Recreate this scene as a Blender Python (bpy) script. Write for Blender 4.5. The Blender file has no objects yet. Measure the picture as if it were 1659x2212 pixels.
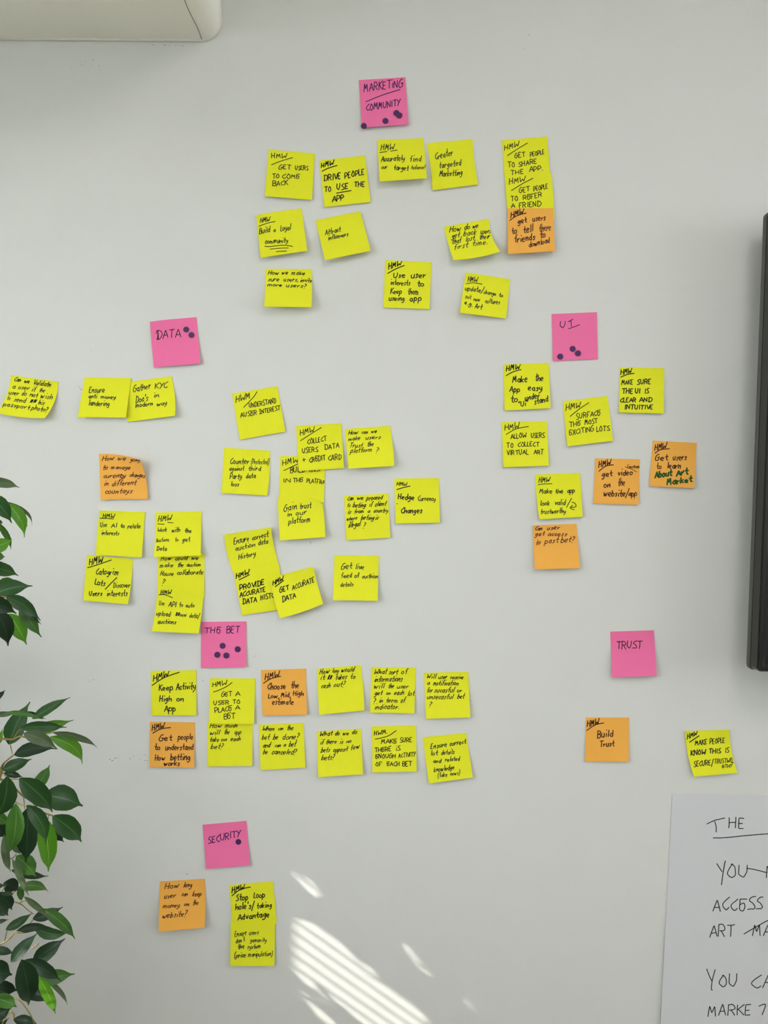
import bpy, bmesh, math, random
import numpy as np
from mathutils import Vector

# ------------------------------------------------------------------ camera
W_PX, H_PX = 1659, 2212
F_PX = 1671.0
DIST = 1.27
CAM_Z = 1.55
PITCH = math.radians(3.5)
ROLL = math.radians(0.5)
scene = bpy.context.scene
COL = scene.collection
_F = np.array([0, math.cos(PITCH), -math.sin(PITCH)])
_U0 = np.array([0, math.sin(PITCH), math.cos(PITCH)])
_R0 = np.array([1.0, 0, 0])
_R = _R0 * math.cos(ROLL) + _U0 * math.sin(ROLL)
_U = _U0 * math.cos(ROLL) - _R0 * math.sin(ROLL)
CAM = np.array([0, -DIST, CAM_Z])
cd = bpy.data.cameras.new('camera')
cd.sensor_fit = 'VERTICAL'
cd.sensor_height = 24.0
cd.lens = 24.0 * F_PX / H_PX
cd.clip_start = 0.02
cam = bpy.data.objects.new('camera', cd)
COL.objects.link(cam)
from mathutils import Matrix
cam.matrix_world = Matrix(((_R[0], _U[0], -_F[0], CAM[0]), (_R[1], _U[1], -_F[1], CAM[1]),
                           (_R[2], _U[2], -_F[2], CAM[2]), (0, 0, 0, 1)))
scene.camera = cam


def at(px, py, depth=0.0):
    """point on the plane y=-depth (the note wall is y=0) seen at photo pixel px,py; works on arrays"""
    px = np.asarray(px, float); py = np.asarray(py, float); depth = np.asarray(depth, float)
    a = (px - W_PX / 2) / F_PX
    b = -(py - H_PX / 2) / F_PX
    ray = _F + a[..., None] * _R + b[..., None] * _U
    t = (DIST - depth) / ray[..., 1]
    return CAM + ray * t[..., None]


# ------------------------------------------------------------------ light
SUN_DX, SUN_DY, SUN_DZ = 3.0, 1.0, -2.16
world = bpy.data.worlds.new('daylight_sky')
scene.world = world
world.use_nodes = True
wn = world.node_tree.nodes
wn['Background'].inputs[0].default_value = (0.9, 0.95, 1.0, 1)
wn['Background'].inputs[1].default_value = 11.0

sl = bpy.data.lights.new('sun', 'SUN')
sl.energy = 12.5
sl.angle = math.radians(0.35)
sl.color = (1.0, 0.95, 0.88)
so = bpy.data.objects.new('sun', sl)
so.rotation_euler = Vector((SUN_DX, SUN_DY, SUN_DZ)).to_track_quat('-Z', 'Y').to_euler()
so.location = (-3, -1.5, 4)
COL.objects.link(so)


def area(name, loc, direction, sx, sy, power, color):
    l = bpy.data.lights.new(name, 'AREA')
    l.shape = 'RECTANGLE'; l.size = sx; l.size_y = sy; l.energy = power; l.color = color
    o = bpy.data.objects.new(name, l)
    o.location = loc
    o.rotation_euler = Vector(direction).to_track_quat('-Z', 'Y').to_euler()
    COL.objects.link(o)
    return o


PANELS = [(0.5, -1.25), (-0.9, -2.5), (0.75, -2.5), (2.4, -1.3)]
for i, (x, y) in enumerate(PANELS):          # the room's ceiling light panels
    area('ceiling_panel_light', (x, y, 2.665), (0, 0, -1), 0.6, 0.6, 9.5, (1.0, 0.975, 0.95))

vs = scene.view_settings
vs.view_transform = 'Standard'
vs.look = 'None'
vs.gamma = 1
vs.exposure = -0.24
vs.use_curve_mapping = False


# ------------------------------------------------------------------ materials
def lin(c):
    return tuple(((v / 255) / 12.92 if v / 255 <= 0.04045 else ((v / 255 + 0.055) / 1.055) ** 2.4) for v in c) + (1,)


def mat(name, rgb, rough=0.6, spec=0.5, metal=0.0, noise=0.0, nscale=20, bump=0.0, bscale=300, bdist=0.0005):
    m = bpy.data.materials.new(name)
    m.use_nodes = True
    nt = m.node_tree; n = nt.nodes; L = nt.links
    p = n['Principled BSDF']
    p.inputs['Base Color'].default_value = lin(rgb)
    p.inputs['Roughness'].default_value = rough
    p.inputs['Specular IOR Level'].default_value = spec
    p.inputs['Metallic'].default_value = metal
    tc = n.new('ShaderNodeTexCoord')
    if noise:
        nz = n.new('ShaderNodeTexNoise'); nz.inputs['Scale'].default_value = nscale; nz.inputs['Detail'].default_value = 4
        L.new(tc.outputs['Object'], nz.inputs['Vector'])
        mr = n.new('ShaderNodeMapRange')
        mr.inputs[1].default_value = 0.3; mr.inputs[2].default_value = 0.7
        mr.inputs[3].default_value = 1 - noise; mr.inputs[4].default_value = 1 + noise
        L.new(nz.outputs['Fac'], mr.inputs[0])
        mx = n.new('ShaderNodeVectorMath'); mx.operation = 'SCALE'
        mx.inputs[0].default_value = lin(rgb)[:3]
        L.new(mr.outputs[0], mx.inputs['Scale'])
        L.new(mx.outputs[0], p.inputs['Base Color'])
    if bump:
        nb = n.new('ShaderNodeTexNoise'); nb.inputs['Scale'].default_value = bscale; nb.inputs['Detail'].default_value = 3
        L.new(tc.outputs['Object'], nb.inputs['Vector'])
        b = n.new('ShaderNodeBump'); b.inputs['Strength'].default_value = bump; b.inputs['Distance'].default_value = bdist
        L.new(nb.outputs['Fac'], b.inputs['Height'])
        L.new(b.outputs[0], p.inputs['Normal'])
    return m


def paper(name, rgb, trans=0.25):
    m = mat(name, rgb, rough=0.85, spec=0.15, noise=0.015, nscale=60, bump=0.1, bscale=900, bdist=0.0002)
    nt = m.node_tree; n = nt.nodes; L = nt.links
    p = n['Principled BSDF']; out = n['Material Output']
    t = n.new('ShaderNodeBsdfTranslucent'); t.inputs[0].default_value = lin(rgb)
    mx = n.new('ShaderNodeMixShader'); mx.inputs[0].default_value = trans
    L.new(p.outputs[0], mx.inputs[1]); L.new(t.outputs[0], mx.inputs[2]); L.new(mx.outputs[0], out.inputs[0])
    return m


M = {
    'wall': mat('wall_paint', (221, 222, 217), 0.7, 0.25, noise=0.008, nscale=3, bump=0.35, bscale=420, bdist=0.0006),
    'box': mat('bulkhead_paint', (248, 245, 234), 0.7, 0.25, bump=0.3, bscale=420, bdist=0.0005),
    'ceiling': mat('ceiling_paint', (235, 235, 230), 0.8, 0.2),
    'floor': mat('carpet', (98, 90, 78), 0.9, 0.1, noise=0.2, nscale=200, bump=0.5),
    'yellow': paper('yellow_paper', (243, 243, 50), 0.08),
    'pink': paper('pink_paper', (255, 126, 178), 0.08),
    'orange': paper('orange_paper', (255, 188, 86), 0.08),
    'chart': mat('flip_chart_paper', (215, 216, 218), 0.7, 0.3),
    'black': mat('black_ink', (18, 20, 22), 0.6, 0.3),
    'greenblack': mat('dark_green_ink', (14, 38, 30), 0.6, 0.3),
    'brown': mat('brown_black_ink', (60, 18, 22), 0.6, 0.3),
    'violet': mat('violet_ink', (62, 22, 92), 0.6, 0.3),
    'green': mat('green_marker_ink', (30, 84, 32), 0.6, 0.3),
    'grey': mat('pencil_grey', (70, 62, 62), 0.6, 0.3),
    'dot': mat('purple_sticker', (76, 36, 92), 0.45, 0.4),
    'tvgloss': mat('glossy_black_plastic', (20, 20, 17), 0.07, 0.5),
    'tvmatte': mat('matte_black_plastic', (30, 30, 27), 0.4, 0.25, bump=0.1, bscale=600),
    'tvedge': mat('grey_plastic_edge', (78, 78, 74), 0.5, 0.3),
    'screen': mat('black_screen', (10, 11, 18), 0.08, 0.6),
    'scuff': mat('scuff_grey', (150, 152, 148), 0.8, 0.1),
    'scuffdark': mat('crack_grey', (105, 105, 98), 0.8, 0.1),
    'scuffpink': mat('scuff_pink', (206, 150, 150), 0.8, 0.1),
    'caulk': mat('caulk', (226, 224, 212), 0.55, 0.3),
    'stem': mat('stem_olive', (132, 116, 58), 0.6, 0.3, noise=0.25, nscale=40, bump=0.4, bscale=120),
    'trunk': mat('trunk_bark', (98, 80, 58), 0.8, 0.2, noise=0.3, nscale=25, bump=0.8, bscale=60, bdist=0.003),
    'pot': mat('pot_ceramic', (225, 222, 214), 0.35, 0.5),
    'soil': mat('potting_soil', (48, 36, 28), 0.95, 0.1, noise=0.3, nscale=60, bump=1, bscale=80, bdist=0.004),
    'blind': mat('blind_white', (228, 228, 224), 0.5, 0.4),
    'frame': mat('window_frame_white', (232, 232, 230), 0.4, 0.4),
    'concrete': mat('sun_block_render', (190, 186, 178), 0.9, 0.1, noise=0.05),
    'diffuser': mat('light_diffuser', (245, 245, 240), 0.5, 0.3),
}
g = bpy.data.materials.new('window_glass'); g.use_nodes = True
gn = g.node_tree.nodes; gl = g.node_tree.links
tr = gn.new('ShaderNodeBsdfTransparent'); gs = gn.new('ShaderNodeBsdfGlossy'); gs.inputs['Roughness'].default_value = 0.02
gm = gn.new('ShaderNodeMixShader'); gm.inputs[0].default_value = 0.06
gl.new(tr.outputs[0], gm.inputs[1]); gl.new(gs.outputs[0], gm.inputs[2]); gl.new(gm.outputs[0], gn['Material Output'].inputs[0])
M['glass'] = g


def leaf_mat(name, rgb, vein, trans):
    m = bpy.data.materials.new(name); m.use_nodes = True
    nt = m.node_tree; n = nt.nodes; L = nt.links
    p = n['Principled BSDF']; out = n['Material Output']
    p.inputs['Roughness'].default_value = 0.38
    p.inputs['Specular IOR Level'].default_value = 0.45
    uv = n.new('ShaderNodeUVMap'); uv.uv_map = 'UVMap'
    sx = n.new('ShaderNodeSeparateXYZ'); L.new(uv.outputs[0], sx.inputs[0])

    def math_(op, a, b=None):
        q = n.new('ShaderNodeMath'); q.operation = op
        for i, v in enumerate((a, b)):
            if v is None: continue
            if isinstance(v, (int, float)): q.inputs[i].default_value = v
            else: L.new(v, q.inputs[i])
        return q.outputs[0]
    au = math_('ABSOLUTE', math_('SUBTRACT', math_('MULTIPLY', sx.outputs[0], 2.0), 1.0))
    mid = math_('LESS_THAN', au, 0.055)
    ph = math_('MULTIPLY', math_('SUBTRACT', sx.outputs[1], math_('MULTIPLY', au, 0.14)), 26.0)
    fr = math_('FRACT', ph)
    lat = math_('MULTIPLY', math_('LESS_THAN', fr, 0.17), 0.5)
    f = math_('MAXIMUM', math_('MULTIPLY', mid, 0.95), lat)
    oi = n.new('ShaderNodeObjectInfo')
    nz = n.new('ShaderNodeTexNoise'); nz.inputs['Scale'].default_value = 25
    L.new(uv.outputs[0], nz.inputs['Vector'])
    br = math_('ADD', math_('MULTIPLY', oi.outputs['Random'], 0.35), math_('ADD', math_('MULTIPLY', nz.outputs['Fac'], 0.2), 0.72))
    mx = n.new('ShaderNodeMix'); mx.data_type = 'RGBA'
    L.new(f, mx.inputs['Factor'])
    mx.inputs['A'].default_value = lin(rgb); mx.inputs['B'].default_value = lin(vein)
    sc = n.new('ShaderNodeVectorMath'); sc.operation = 'SCALE'
    L.new(mx.outputs['Result'], sc.inputs[0]); L.new(br, sc.inputs['Scale'])
    L.new(sc.outputs[0], p.inputs['Base Color'])
    b = n.new('ShaderNodeBump'); b.inputs['Strength'].default_value = 0.4; b.inputs['Distance'].default_value = 0.0006
    L.new(math_('SUBTRACT', 1.0, f), b.inputs['Height']); L.new(b.outputs[0], p.inputs['Normal'])
    t = n.new('ShaderNodeBsdfTranslucent'); L.new(sc.outputs[0], t.inputs[0])
    ms = n.new('ShaderNodeMixShader'); ms.inputs[0].default_value = trans
    L.new(p.outputs[0], ms.inputs[1]); L.new(t.outputs[0], ms.inputs[2]); L.new(ms.outputs[0], out.inputs[0])
    return m


LM = {'d': leaf_mat('leaf_dark_green', (38, 76, 34), (76, 118, 62), 0.2),
      'k': leaf_mat('leaf_deep_green', (26, 52, 30), (48, 78, 46), 0.15),
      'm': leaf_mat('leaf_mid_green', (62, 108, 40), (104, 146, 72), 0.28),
      'b': leaf_mat('leaf_backlit_green', (84, 146, 32), (136, 182, 76), 0.36),  # brighter green paints in the light shining through backlit leaves
      'o': leaf_mat('leaf_matt_underside', (84, 104, 72), (112, 130, 92), 0.25)}


# ------------------------------------------------------------------ helpers
def mesh_obj(name, verts, faces, m, parent=None, origin=None, smooth=False, uvs=None):
    v = np.asarray(verts, float)
    o0 = np.zeros(3) if origin is None else np.asarray(origin, float)
    me = bpy.data.meshes.new(name)
    me.from_pydata((v - o0).tolist(), [], faces)
    if uvs is not None:
        ul = me.uv_layers.new(name='UVMap')
        for li, lp in enumerate(me.loops):
            ul.data[li].uv = uvs[lp.vertex_index]
    if smooth:
        me.polygons.foreach_set('use_smooth', [True] * len(me.polygons))
    me.materials.append(m)
    me.update()
    ob = bpy.data.objects.new(name, me)
    COL.objects.link(ob)
    if parent is not None:
        ob.parent = parent
        ob.location = Vector(o0) - wloc(parent)
    else:
        ob.location = o0
    return ob


def wloc(o):
    v = Vector(o.location)
    while o.parent:
        o = o.parent; v = v + Vector(o.location)
    return v


def boxes(name, bl, m, parent=None, origin=None, bevel=0.0):
    """bl: list of (x0,x1,y0,y1,z0,z1) joined in one mesh"""
    bm = bmesh.new()
    for (x0, x1, y0, y1, z0, z1) in bl:
        r = bmesh.ops.create_cube(bm, size=1.0)
        for v in r['verts']:
            v.co = Vector(((x0 + x1) / 2 + v.co.x * (x1 - x0), (y0 + y1) / 2 + v.co.y * (y1 - y0), (z0 + z1) / 2 + v.co.z * (z1 - z0)))
    if bevel:
        bmesh.ops.bevel(bm, geom=bm.edges[:], offset=bevel, segments=3, affect='EDGES', profile=0.5)
    o0 = Vector(origin) if origin is not None else Vector((0, 0, 0))
    for v in bm.verts: v.co -= o0
    me = bpy.data.meshes.new(name); bm.to_mesh(me); bm.free()
    me.materials.append(m)
    ob = bpy.data.objects.new(name, me); COL.objects.link(ob)
    if parent is not None:
        ob.parent = parent; ob.location = o0 - wloc(parent)
    else:
        ob.location = o0
    return ob


def empty(name, loc):
    o = bpy.data.objects.new(name, None); o.location = loc; o.empty_display_size = 0.05
    COL.objects.link(o); return o


def tag(o, label, cat, group=None):
    o['label'] = label; o['category'] = cat
    if group: o['group'] = group
    return o


def struct(o):
    o['kind'] = 'structure'; return o


def tube(name, pts, radii, m, parent=None, seg=8, smooth=True):
    pts = [np.asarray(p, float) for p in pts]
    # smooth
    if len(pts) > 2 and smooth:
        P = [pts[0]] + pts + [pts[-1]]; out = []; ro = []
        for i in range(1, len(P) - 2):
            for k in range(4):
                t = k / 4
                out.append(0.5 * ((2 * P[i]) + (-P[i - 1] + P[i + 1]) * t + (2 * P[i - 1] - 5 * P[i] + 4 * P[i + 1] - P[i + 2]) * t * t + (-P[i - 1] + 3 * P[i] - 3 * P[i + 1] + P[i + 2]) * t ** 3))
                ro.append(radii[i - 1] * (1 - t) + radii[i] * t)
        out.append(pts[-1]); ro.append(radii[-1]); pts = out; radii = ro
    vs_, fs = [], []
    for i, p in enumerate(pts):
        d = pts[min(i + 1, len(pts) - 1)] - pts[max(i - 1, 0)]
        d = d / (np.linalg.norm(d) + 1e-9)
        a = np.cross(d, [0.13, 1, 0.21]); a /= np.linalg.norm(a) + 1e-9
        b = np.cross(d, a)
        for k in range(seg):
            an = 2 * math.pi * k / seg
            vs_.append(p + radii[i] * (math.cos(an) * a + math.sin(an) * b))
    n = len(pts)
    for i in range(n - 1):
        for k in range(seg):
            k2 = (k + 1) % seg
            fs.append((i * seg + k, i * seg + k2, (i + 1) * seg + k2, (i + 1) * seg + k))
    fs.append(tuple(range(seg))[::-1]); fs.append(tuple((n - 1) * seg + k for k in range(seg)))
    return mesh_obj(name, vs_, fs, m, parent, origin=pts[0], smooth=True)


# ------------------------------------------------------------------ the room
XL, XR, YB, ZC = -1.15, 4.5, -3.5, 2.7
struct(boxes('floor', [(XL - 0.2, XR + 0.2, YB - 0.2, 0.2, -0.1, 0)], M['floor']))
struct(boxes('ceiling', [(XL - 0.2, XR + 0.2, YB - 0.2, 0.2, ZC, ZC + 0.1)], M['ceiling']))
wall = struct(boxes('wall_front', [(XL - 0.2, XR + 0.2, 0, 0.15, 0, ZC)], M['wall']))
RY0, RY1, RZ0, RZ1 = -2.8, -0.7, 1.25, 2.4  # window opening added on the right to throw the television's shadow leftwards
struct(boxes('wall_right', [(XR, XR + 0.15, YB, RY0, 0, ZC), (XR, XR + 0.15, RY1, 0, 0, ZC), (XR, XR + 0.15, RY0, RY1, 0, RZ0), (XR, XR + 0.15, RY0, RY1, RZ1, ZC)], M['wall']))
w2 = struct(boxes('window_fill', [(XR + 0.08, XR + 0.12, RY0, RY1, RZ0, RZ0 + 0.04), (XR + 0.08, XR + 0.12, RY0, RY1, RZ1 - 0.04, RZ1)]
                  + [(XR + 0.08, XR + 0.12, y - 0.02, y + 0.02, RZ0, RZ1) for y in (RY0 + 0.02, (RY0 + RY1) / 2, RY1 - 0.02)], M['frame']))
boxes('pane', [(XR + 0.098, XR + 0.102, RY0 + 0.04, RY1 - 0.04, RZ0 + 0.04, RZ1 - 0.04)], M['glass'], w2)
struct(boxes('wall_back', [(XL - 0.15, XR + 0.15, YB - 0.15, YB, 0, ZC)], M['wall']))
# left wall with the sunny window and its blind
P_J = at(637, 2050)[0]                                  # sun's left edge on the wall
WY1 = (P_J - XL) / (SUN_DX / SUN_DY) * -1               # jamb position that throws that edge
WY0, WZ0, WZ1 = -1.9, 1.21, 2.22
struct(boxes('wall_left', [(XL - 0.15, XL, YB, WY0, 0, ZC), (XL - 0.15, XL, WY1, 0, 0, ZC),
                           (XL - 0.15, XL, WY0, WY1, 0, WZ0), (XL - 0.15, XL, WY0, WY1, WZ1, ZC)], M['wall']))
w1 = struct(boxes('window_1', [(XL - 0.13, XL - 0.09, WY0, WY1, WZ0, WZ0 + 0.04), (XL - 0.13, XL - 0.09, WY0, WY1, WZ1 - 0.04, WZ1),
                               (XL - 0.13, XL - 0.09, WY0, WY0 + 0.04, WZ0, WZ1), (XL - 0.13, XL - 0.09, WY1 - 0.012, WY1, WZ0, WZ1)], M['frame']))
boxes('pane', [(XL - 0.112, XL - 0.108, WY0 + 0.04, WY1 - 0.012, WZ0 + 0.04, WZ1 - 0.04)], M['glass'], w1)
boxes('sill', [(XL - 0.09, XL + 0.03, WY0 - 0.03, WY1 + 0.03, WZ0 - 0.03, WZ0)], M['frame'], w1)
# outside: unseen slab added to cut the sun off the top of that window
pe = at(627, 1856)
ZCUT = pe[2] + (pe[0] - XL) * (-SUN_DZ / SUN_DX)        # height on the window plane where sun is cut off
EL = 1.1
ze = ZCUT + EL * (-SUN_DZ / SUN_DX)
struct(boxes('trim_sun_block', [(XL - EL, XL - 0.15, -6, 1.5, ze, ze + 0.12)], M['concrete']))
print('ZCUT', ZCUT, 'eave z', ze, 'jamb y', WY1)

# skirting
struct(boxes('baseboard_front', [(XL, XR, -0.015, 0, 0, 0.1)], M['frame']))
struct(boxes('baseboard_left', [(XL, XL + 0.015, YB, -0.015, 0, 0.1)], M['frame']))

# ceiling panels
PWHERE = ['nearest the note wall', 'at the left rear of the room', 'in the middle rear of the room', 'nearest the television side']
for (x, y), pw in zip(PANELS, PWHERE):
    t = empty('ceiling_light', (x, y, ZC)); tag(t, 'square white ceiling light panel ' + pw, 'ceiling light', 'ceiling light panels')
    boxes('light_frame', [(x - 0.32, x + 0.32, y - 0.32, y - 0.3, ZC - 0.03, ZC), (x - 0.32, x + 0.32, y + 0.3, y + 0.32, ZC - 0.03, ZC),
                          (x - 0.32, x - 0.3, y - 0.3, y + 0.3, ZC - 0.03, ZC), (x + 0.3, x + 0.32, y - 0.3, y + 0.3, ZC - 0.03, ZC)], M['frame'], t)
    boxes('diffuser', [(x - 0.3, x + 0.3, y - 0.3, y + 0.3, ZC - 0.015, ZC - 0.005)], M['diffuser'], t)

# boxed-in bulkhead in the upper left corner, standing out from the wall
c0 = at(443, 88); c1 = at(477, 30)
bz = c0[2]; bx = at(476, 70)[0]
r = 0.0145
prof = [(XL, bz)]
nseg = 8
for k in range(nseg + 1):
    an = -math.pi / 2 + k * (math.pi / 2) / nseg
    prof.append((bx - r * 2 + r * 2 * math.cos(an), bz + r * 2 + r * 2 * math.sin(an)))
prof += [(bx, ZC), (XL, ZC)]
vv = [(x, 0.0, z) for x, z in prof] + [(x, -0.6, z) for x, z in prof]
n = len(prof)
ff = [tuple(range(n)), tuple(range(n, 2 * n))[::-1]] + [(i, i + n, (i + 1) % n + n, (i + 1) % n) for i in range(n)]
bulk = struct(mesh_obj('trim_2', vv, ff, M['box'])); bulk['label'] = 'beige boxed-in bulkhead'
# caulk bead in the joint between bulkhead and wall
cp = [(-1.1, -0.002, bz - 0.001)] + [(x, -0.002, z) for x, z in prof[1:-2]] + [(bx, -0.002, bz + 0.25)]
tube('caulk_bead', cp, [0.0028] * len(cp), M['caulk'], bulk, seg=6, smooth=False)
tube('hairline_crack', [(bx - 0.0285 + 0.001 * math.sin(i * 1.7), -0.004 - 0.03 * i, bz - 0.0001) for i in range(10)], [0.00045] * 10, M['scuffdark'], bulk, seg=5)

# ------------------------------------------------------------------ blind
bl = empty('venetian_blind', (XL - 0.04, (WY0 + WY1) / 2, WZ0))
tag(bl, 'white venetian blind in the left window, out of frame', 'blind')
boxes('head_rail', [(XL - 0.06, XL - 0.02, WY0 + 0.01, WY1 - 0.002, WZ1 - 0.04, WZ1)], M['blind'], bl)
boxes('bottom_rail', [(XL - 0.053, XL - 0.027, WY0 + 0.01, WY1 - 0.002, WZ0 + 0.002, WZ0 + 0.012)], M['blind'], bl)
hw = 0.0115; sm = 0.53
sv, sf = [], []
yl = [WY0 + 0.01, WY1 - 0.004]
for y in yl:
    for (xx, zz) in ((-hw, hw * sm), (0, 0.001), (hw, -hw * sm), (hw, -hw * sm - 0.0004), (0, 0.0006), (-hw, hw * sm - 0.0004)):
        sv.append((xx, y, zz))
sf = [(i, (i + 1) % 6, (i + 1) % 6 + 6, i + 6) for i in range(6)] + [(0, 5, 4, 1), (1, 4, 3, 2), (6, 7, 10, 11), (7, 8, 9, 10)]
sme = None
k = 0
z = WZ0 + 0.03
while z < WZ1 - 0.05:
    if sme is None:
        s = mesh_obj('slat', sv, sf, M['blind'], bl); sme = s.data
    else:
        s = bpy.data.objects.new('slat', sme); COL.objects.link(s); s.parent = bl
    s.location = Vector((XL - 0.04, 0, z)) - wloc(bl)
    z += 0.0205; k += 1
boxes('cord', [(XL - 0.041, XL - 0.039, y - 0.001, y + 0.001, WZ0 + 0.01, WZ1 - 0.04) for y in (WY0 + 0.25, (WY0 + WY1) / 2 - 0.1)], M['blind'], bl)

# ------------------------------------------------------------------ handwriting: single-stroke letters
# grid: baseline y=3, x-height y=7, capitals y=9, descender y=0; '~' = curved stroke; first number = advance
GL = {
'A': '6 03 39 63;15 55', 'B': '5 03 09;~09 39 58 47 16;~16 46 55 43 13 03', 'C': '5 ~59 38 17 06 05 14 33 54',
'D': '6 13 19;~09 39 58 66 54 33 03', 'E': '5 49 09 03 43;06 36', 'F': '5 59 09 03;06 36', 'G': '6 ~59 39 17 05 13 33 54 56;66 36',
'H': '6 03 09;53 59;06 56', 'I': '2 13 19', 'J': '4 ~39 34 23 04', 'K': '5 03 09;59 06;16 53', 'L': '4 09 03 43',
'M': '7 03 19 35 59 63', 'N': '6 03 09 53 59', 'O': '6 ~39 17 05 14 33 54 56 48 29', 'P': '5 03 09;~09 39 57 46 15',
'Q': '6 ~39 17 05 14 33 54 56 48 29;44 62', 'R': '6 03 09;~09 39 57 46 16;26 53', 'S': '5 ~59 39 18 17 36 54 43 23 03',
'T': '6 09 69;39 33', 'U': '6 ~09 05 14 33 44 56 59', 'V': '5 09 33 69', 'W': '8 09 13 46 63 89', 'X': '5 03 59;09 53',
'Y': '5 09 36;69 36 13', 'Z': '5 09 59 03 53', 'Ē': '5 59 09 06;~06 37 45 33 13 04 06', 'Ī': '4 09 49;29 23;03 43',
'a': '5 ~46 27 05 14 23 44 47;~47 44 53', 'b': '5 09 03;~05 27 46 44 23 04', 'c': '4 ~46 27 05 14 23 44',
'd': '5 ~46 27 05 14 23 44;49 43', 'e': '5 ~05 35 46 27 06 04 23 43', 'f': '4 ~49 29 28 23;07 37',
'g': '5 ~46 27 05 14 24 45;~47 43 31 10 01', 'h': '5 09 03;~05 26 37 46 43', 'i': '2 17 13;19 19', 'j': '3 ~27 22 10;29 29',
'k': '5 09 03;47 05 43', 'l': '2 19 13', 'm': '8 07 03;~05 17 36 33;~35 47 66 63', 'n': '5 07 03;~05 26 37 46 43',
'o': '5 ~27 06 04 23 44 46 27', 'p': '5 07 00;~06 27 46 44 23 04', 'q': '5 ~46 27 05 14 24 45;47 40', 'r': '4 07 03;~05 26 37',
's': '4 ~46 27 16 25 34 23 03', 't': '4 ~29 24 33 43;07 47', 'u': '5 ~07 04 13 33 45 47;47 43', 'v': '4 07 23 47',
'w': '7 ~07 13 26 35 43 67', 'x': '4 07 43;47 03', 'y': '5 ~07 05 24 45;~47 43 21 00', 'z': '4 07 47 03 43',
'ſ': '5 ~59 38 33 20 11;07 47',
'?': '4 ~08 19 38 37 15 14;12 12', '/': '4 01 4a', '-': '4 06 36', '+': '5 06 46;28 24', ',': '2 13 01', '.': '2 13 13',
'"': '3 08 0a;28 2a', "'": '2 1a 18', '(': '3 ~2a 07 04 21', ')': '3 ~0a 27 24 01', '=': '4 05 45;07 47',
'#': '6 03 19 13 39 23 49 43 59 33 58;04 56 05 47',
}


def _catmull(p, k=5):
    p = [np.array(q, float) for q in p]
    if len(p) < 3: return p
    P = [p[0]] + p + [p[-1]]; out = []
    for i in range(1, len(P) - 2):
        for j in range(k):
            t = j / k
            out.append(0.5 * ((2 * P[i]) + (-P[i - 1] + P[i + 1]) * t + (2 * P[i - 1] - 5 * P[i] + 4 * P[i + 1] - P[i + 2]) * t * t + (-P[i - 1] + 3 * P[i] - 3 * P[i + 1] + P[i + 2]) * t ** 3))
    out.append(p[-1])
    return out


_GC = {}
for ch, s in GL.items():
    adv, body = s.split(' ', 1)
    st = []
    for q in body.split(';'):
        sm_ = q.startswith('~'); q = q.lstrip('~')
        pts = [(int(t[0], 16), int(t[1], 16) - 3) for t in q.split()]
        st.append((sm_, pts))
    _GC[ch] = (float(adv), st)


def word_strokes(txt, x0, y0, x1, y1, h, slant, rng, jit=0.35):
    """strokes (in view pixels) of txt written from x0,y0 to x1,y1 (baseline), capital height h"""
    L = math.hypot(x1 - x0, y1 - y0); ux, uy = (x1 - x0) / L, (y1 - y0) / L
    bl_ = 0.0 if txt in ('HMW', 'HWM', 'HWM.') else 0.5
    vx, vy = uy * bl_, 1 + (ux - 1) * bl_
    gap = 1.3
    tot = 0; lay = []
    for ch in txt:
        if ch == ' ':
            tot += 4; continue
        adv, st = _GC[ch]
        lay.append((tot, st, ch)); tot += adv + gap
    tot -= gap
    sx = L / max(tot, 1); sy = h / 6.0
    word_strokes.adv = 5.0 * sx
    if len(txt) == 1 and sx > sy * 1.2 and txt not in 'UNM': sx = sy
    out = []
    for (ox, st, ch) in lay:
        lower = ch.islower() and ord(ch) < 128
        dy = rng.uniform(-0.3, 0.3); kx = rng.uniform(0.9, 1.08); ky = rng.uniform(0.92, 1.1); rot = rng.uniform(-0.06, 0.06)
        for (sm_, pts) in st:
            if len(pts) == 2 and pts[0] == pts[1]:
                q = [np.array(pts[0], float)]
            else:
                q = [np.array((a + rng.uniform(-jit, jit) * 0.7, b + rng.uniform(-jit, jit))) for a, b in pts]
                if len(q) == 2 and not sm_:
                    mid_ = (q[0] + q[1]) / 2 + np.array((rng.uniform(-.25, .25), rng.uniform(-.25, .25)))
                    q = [q[0], mid_, q[1]]; q = _catmull(q, 3)
                elif sm_:
                    q = _catmull(q, 4)
                else:
                    # keep corners but round them a touch
                    r_ = [q[0]]
                    for i in range(1, len(q) - 1):
                        r_ += [q[i] + (q[i - 1] - q[i]) * 0.14, q[i] + ((q[i - 1] - q[i]) + (q[i + 1] - q[i])) * 0.03, q[i] + (q[i + 1] - q[i]) * 0.14]
                    q = r_ + [q[-1]]
            o = []
            for a in q:
                if lower: a = (a[0], a[1] * 0.8 if a[1] <= 4 else 3.2 + (a[1] - 4) * 1.4)
                gx = (a[0] * kx + ox) * sx + (a[1] * ky) * sy * slant
                gy = (a[1] * ky + dy + a[0] * rot) * sy
                # local frame: x along baseline, y up (view y is down); letters stay more upright than their baseline
                o.append((x0 + ux * gx + vx * gy, y0 + uy * gx - vy * gy))
            out.append(o)
    return out


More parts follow.
